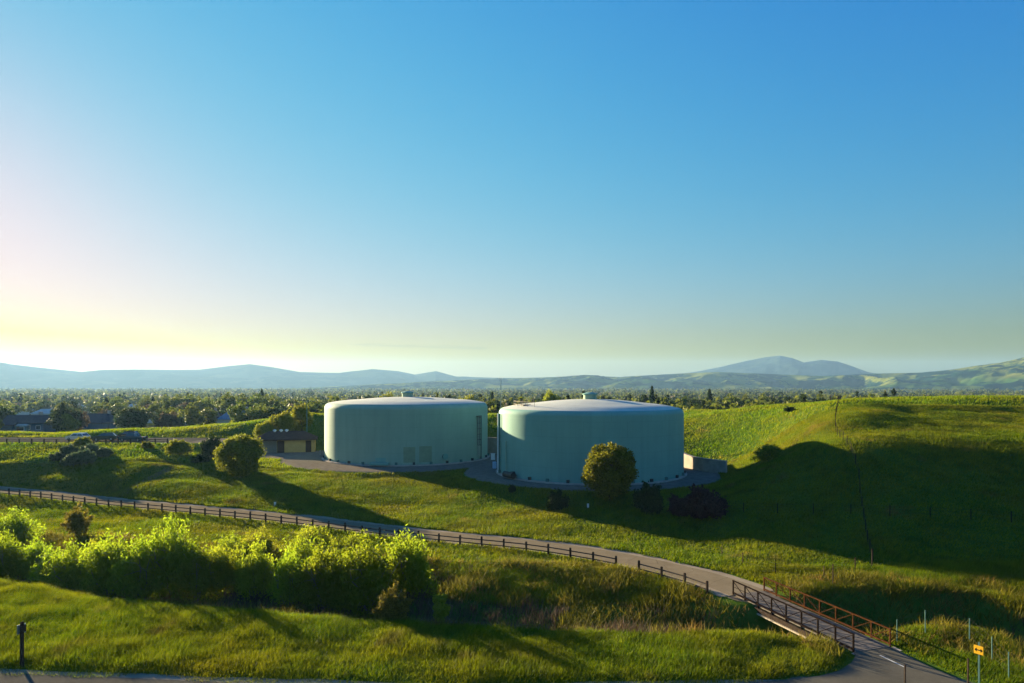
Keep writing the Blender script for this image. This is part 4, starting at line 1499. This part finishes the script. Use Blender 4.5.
# ------------------------------------------------------------------ hills and mountain
def range_mesh(name, prof, r0, width, az0, az1, mat, rug, wl, seed, base=-12, nr=70, na=700, front=.5):
    az = np.linspace(R(az0), R(az1), na)
    px = CX + F * np.tan(az)
    pp = np.array(prof, float)
    elev = (HY - np.interp(px, pp[:, 0], pp[:, 1])) / F * np.cos(az)       # tan of elevation along the ray
    rr_ = np.linspace(r0 - width * front, r0 + width * (1 - front), nr)
    Ag, Rg = np.meshgrid(az, rr_)
    X, Y = Rg * np.sin(Ag), Rg * np.cos(Ag)
    t = (Rg - r0) / (width * np.where(Rg < r0, front, 1 - front))
    env = np.cos(np.clip(t, -1, 1) * math.pi / 2) ** 1.25
    crest = CAMZ + elev[None, :] * r0 - base
    rid = 1 - np.abs(fbm(X, Y, wl, 5, seed, .5)) * 3.2
    n2 = fbm(X, Y, wl * 2.1, 4, seed + 9)
    win = np.where(t < 0, np.sin(np.clip(1 + t, 0, 1) * math.pi) ** .8, .25 * np.clip(1 - t, 0, 1) * np.clip(t * 4, 0, 1))
    Z = base + crest * np.clip(env, 0, 1) + rug * win * (rid * .8 + n2 * 1.3 - .35)
    Z = np.minimum(Z, base + crest * (1 + .0 * env) - .004 * np.abs(Rg - r0))
    ii = np.arange(nr * na).reshape(nr, na)
    q_ = np.stack([ii[:-1, :-1], ii[:-1, 1:], ii[1:, 1:], ii[1:, :-1]], -1).reshape(-1, 4)
    o = link(name, np_mesh(name, np.stack([X, Y, Z], -1).reshape(-1, 3), q_, mat, smooth=True))
    return tag(o, kind='structure')


M['hill_far'] = hill_mat('far_ridge', (.028, .042, .020), (.045, .055, .024), (.020, .034, .016), .0012, .004, .50)
M['hill_near'] = hill_mat('rolling_hills', (.035, .08, .018), (.14, .15, .030), (.006, .024, .020), .0022, .0045, .47)  # grass and oak patches, with sunlit gold and shaded teal put into their colours
M['hill_peak'] = hill_mat('mountain_chaparral', (.018, .034, .030), (.035, .05, .034), (.014, .026, .026), .001, .003, .5)
range_mesh('hills', [(-400, 366), (-200, 368), (-60, 364), (0, 363), (35, 367), (82, 372), (105, 370), (150, 370), (200, 369.5), (228, 366), (250, 364), (272, 367), (300, 372),
                     (340, 373), (372, 369), (398, 371), (415, 374.5), (436, 371), (456, 376.5), (500, 378), (560, 378), (640, 379), (800, 379), (1200, 380)],
           6200, 2200, -52, 30, M['hill_far'], 34, 800, 5)
range_mesh('mountain', [(560, 386), (660, 377), (700, 371), (722, 366.5), (745, 361), (766, 357), (780, 355.5), (792, 358), (804, 362.5), (822, 360), (838, 361.5), (852, 366), (868, 372),
                        (900, 378), (1000, 386)], 6900, 2400, 2, 40, M['hill_peak'], 60, 900, 15)
range_mesh('rolling_hills', [(300, 388), (420, 382), (480, 379), (540, 377.5), (585, 375.5), (620, 377), (680, 373.5), (720, 372), (760, 373.5), (820, 376), (880, 373.5), (922, 372.5), (950, 370), (975, 366),
                             (1000, 363), (1024, 358), (1100, 348), (1300, 352)], 4300, 1700, -18, 56, M['hill_near'], 34, 330, 25, nr=110, na=900, front=.62)


# ------------------------------------------------------------------ grass and weeds (uncountable)
def blades(name, x, y, h, w, mat, label, lean=.35, wind=(.25, -.1)):
    n = len(x)
    z = gz(x, y) - .03
    a = rng.uniform(0, 2 * math.pi, n)
    dx, dy = np.cos(a) * w / 2, np.sin(a) * w / 2
    lx = (rng.normal(size=n) * lean + wind[0]) * h
    ly = (rng.normal(size=n) * lean + wind[1]) * h
    V = np.empty((n, 3, 3))
    V[:, 0] = np.c_[x - dx, y - dy, z]
    V[:, 1] = np.c_[x + dx, y + dy, z]
    V[:, 2] = np.c_[x + lx, y + ly, z + h]
    o = link(name, np_mesh(name, V.reshape(-1, 3), np.arange(3 * n).reshape(n, 3), mat, np.repeat(rng.uniform(0, 1, n), 3)))
    return tag(o, label, 'grass', None, 'stuff')


def scatter(n, y0, y1, k=.80, extra=6):
    y = np.sqrt(rng.uniform(y0 * y0, y1 * y1, n))
    x = rng.uniform(-1, 1, n) * (k * y + extra)
    return x, y


def in_grass(x, y):
    ok = (pl_dist(x, y, [BR_A, BR_B]) > 1.85) & (road_dist(x, y) > -.25 + .75 * fbm(x, y, 2.3, 3, 91)) & (gravel_mask(x, y) > .3 + .8 * fbm(x, y, 2.5, 2, 92))
    return ok


x, y = scatter(520000, 40, 66)
dc = pl_dist(x, y, CREEK)
ok = in_grass(x, y) & (dc > 4.5 + fbm(x, y, 3, 2, 5) * 1.5)
x, y = x[ok], y[ok]
tuft = .5 + .5 * fbm(x, y, 2.2, 3, 44) + .35 * fbm(x, y, 7, 2, 45)
h = np.clip(.22 + .50 * np.clip(tuft, 0, 1.3), .08, .95) * rng.uniform(.6, 1.2, len(x)) * np.clip(.35 + road_dist(x, y) * .5, .35, 1)
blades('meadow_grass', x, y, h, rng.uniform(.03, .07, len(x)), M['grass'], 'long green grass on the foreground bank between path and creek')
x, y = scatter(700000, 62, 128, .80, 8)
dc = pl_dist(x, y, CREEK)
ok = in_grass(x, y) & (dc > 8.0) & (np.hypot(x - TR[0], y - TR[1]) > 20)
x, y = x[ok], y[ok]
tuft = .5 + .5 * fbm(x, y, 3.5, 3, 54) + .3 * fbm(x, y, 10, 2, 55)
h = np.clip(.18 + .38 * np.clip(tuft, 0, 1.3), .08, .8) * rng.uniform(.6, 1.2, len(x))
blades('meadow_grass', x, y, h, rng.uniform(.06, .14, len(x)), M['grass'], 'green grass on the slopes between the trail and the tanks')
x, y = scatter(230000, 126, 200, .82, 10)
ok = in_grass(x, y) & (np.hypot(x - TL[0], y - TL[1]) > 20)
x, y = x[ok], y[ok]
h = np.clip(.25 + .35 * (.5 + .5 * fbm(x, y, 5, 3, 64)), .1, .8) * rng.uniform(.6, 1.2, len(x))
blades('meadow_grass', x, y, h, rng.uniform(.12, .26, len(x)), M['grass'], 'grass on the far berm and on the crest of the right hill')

# rank weeds on the creek banks
n = 330000
x = rng.uniform(-90, 62, n); y = rng.uniform(40, 92, n)
dc = pl_dist(x, y, CREEK)
cyl = np.interp(x, [c[0] for c in CREEK[:10]], [c[1] for c in CREEK[:10]])
ok = (dc < 9.0 + 4.5 * (y > cyl) * (x < 18) + fbm(x, y, 5, 2, 15) * 1.5) & (dc > .6) & (road_dist(x, y) > .6) & (np.abs(x) < .84 * y + 6)
nearside = y < np.interp(x, [c[0] for c in CREEK[:10]], [c[1] for c in CREEK[:10]]) - 5.0
ok &= ~(nearside & (x < 20))
# keep the space under the bridge open
ok &= ~((pl_dist(x, y, [BR_A, BR_B]) < 2.0))
x, y = x[ok], y[ok]
tuft = .5 + .6 * fbm(x, y, 2.6, 3, 74)
h = np.clip(.30 + 1.05 * np.clip(tuft, 0, 1.2) ** 1.4, .15, 1.6) * rng.uniform(.5, 1.15, len(x))
dry = fbm(x, y, 8, 3, 77) + .5 * (pl_dist(x, y, CREEK) < 4)
isdry = dry > .42
blades('creek_weeds', x[~isdry], y[~isdry], h[~isdry], rng.uniform(.05, .12, (~isdry).sum()), M['weed'], 'rank green and yellow weeds covering the creek banks', .5, (.1, -.1))
blades('dry_reeds', x[isdry], y[isdry], h[isdry] * 1.1, rng.uniform(.04, .08, isdry.sum()), M['reed'], 'dry brown reeds along the creek bed', .35, (.1, 0))

# ------------------------------------------------------------------ air
hz = MB().box((0, 4350, 150), (19000, 9700, 340))
m, nt, NN, LL = mat_new('valley_air')
out, vol = NN('ShaderNodeOutputMaterial'), NN('ShaderNodeVolumePrincipled')
vol.inputs['Color'].default_value = (.33, .60, .97, 1)
vol.inputs['Density'].default_value = 5.6e-5
vol.inputs['Anisotropy'].default_value = .3
LL(vol.outputs[0], out.inputs['Volume'])
hb = hz.build('haze', m)
tag(hb, kind='stuff')

# ------------------------------------------------------------------ light
w = bpy.data.worlds.new('World')
SC.world = w
w.use_nodes = True
nt = w.node_tree
bg = nt.nodes['Background']
sky = nt.nodes.new('ShaderNodeTexSky')
sky.sky_type = 'NISHITA'
sky.sun_disc = False
sky.sun_elevation = SUN_EL
sky.sun_rotation = SUN_AZ
sky.air_density = 2.25
sky.dust_density = .3
sky.ozone_density = 2.5
sky.altitude = 60
EXPO = 2.35
hs = nt.nodes.new('ShaderNodeHueSaturation')
hs.inputs['Saturation'].default_value = 1.1
nt.links.new(sky.outputs[0], hs.inputs['Color'])


def vm(op, a, b):
    n = nt.nodes.new('ShaderNodeVectorMath')
    n.operation = op
    for s_, v_ in ((n.inputs[0], a), (n.inputs[1], b)):
        if hasattr(v_, 'is_output'): nt.links.new(v_, s_)
        else: s_.default_value = v_
    return n.outputs[0]


# camera response of the photograph: contrast in the darks, soft shoulder towards the sun
c = vm('MULTIPLY', hs.outputs[0], (.1 / .3, .1 / .3, .1 / .3))
c = vm('POWER', c, (2.4, 1.75, 1.08))
c = vm('MULTIPLY', c, (.60 * .3, 2.55 * .3, 10.2 * .3))
c = vm('DIVIDE', c, vm('ADD', vm('MULTIPLY', c, (.90, 1.22, 1.09)), (1, 1, 1)))
STR = .05
c = vm('MULTIPLY', c, (1 / (STR * 2 ** EXPO),) * 3)
dr = nt.nodes.new('ShaderNodeTexCoord').outputs['Generated']
sp = nt.nodes.new('ShaderNodeSeparateXYZ')
nt.links.new(dr, sp.inputs[0])
az_ = math_n(nt, 'ARCTAN2', sp.outputs[0], sp.outputs[1])
mp = nt.nodes.new('ShaderNodeCombineXYZ')
nt.links.new(math_n(nt, 'MULTIPLY', az_, 28), mp.inputs[0])
nt.links.new(math_n(nt, 'MULTIPLY', sp.outputs[2], 520), mp.inputs[1])
cn = noise(nt, 1.0, 4, .55, mp.outputs[0])
rise = math_n(nt, 'ADD', sp.outputs[2], math_n(nt, 'MULTIPLY', az_, .022))
band = math_n(nt, 'SUBTRACT', 1.0, math_n(nt, 'DIVIDE', math_n(nt, 'ABSOLUTE', math_n(nt, 'SUBTRACT', rise, .0515)), .0065))
side = math_n(nt, 'SUBTRACT', 1.0, math_n(nt, 'DIVIDE', math_n(nt, 'ABSOLUTE', math_n(nt, 'ADD', az_, .13)), .125))
msk_ = math_n(nt, 'MULTIPLY', math_n(nt, 'MAXIMUM', band, 0.0), math_n(nt, 'MINIMUM', math_n(nt, 'MULTIPLY', math_n(nt, 'MAXIMUM', side, 0.0), 3.0), 1.0))
cl_ = ramp(nt, math_n(nt, 'MULTIPLY', msk_, cn), [(.24, (0, 0, 0)), (.46, (1, 1, 1))])
c = mixc(nt, math_n(nt, 'MULTIPLY', cl_, .34), c, vm('MULTIPLY', c, (.45, .45, .55)))
nt.links.new(c, bg.inputs['Color'])
bg.inputs['Strength'].default_value = STR

sl = bpy.data.lights.new('Sun', 'SUN')
sl.energy = 5.0
sl.angle = R(.5)
sl.color = (1.0, .81, .50)
so = bpy.data.objects.new('sun', sl)
COL.objects.link(so)
sd = Vector((math.sin(SUN_AZ) * math.cos(SUN_EL), math.cos(SUN_AZ) * math.cos(SUN_EL), math.sin(SUN_EL)))
so.rotation_euler = (-sd).to_track_quat('-Z', 'Y').to_euler()

# ------------------------------------------------------------------ camera
cd = bpy.data.cameras.new('Camera')
cd.sensor_width = 36
cd.lens = 36 * F / 1024
cd.shift_y = (HY - 341.5) / 1024
cd.clip_start, cd.clip_end = .5, 30000
co = bpy.data.objects.new('camera', cd)
COL.objects.link(co)
co.location = (0, 0, CAMZ)
co.rotation_euler = (R(90), 0, 0)
SC.camera = co

vs_ = SC.view_settings
vs_.view_transform, vs_.look, vs_.gamma, vs_.exposure = 'Standard', 'None', 1, EXPO
vs_.use_curve_mapping = False
cy = SC.cycles
cy.max_bounces, cy.diffuse_bounces, cy.glossy_bounces, cy.transmission_bounces, cy.volume_bounces = 6, 3, 2, 4, 1
cy.sample_clamp_indirect = 8
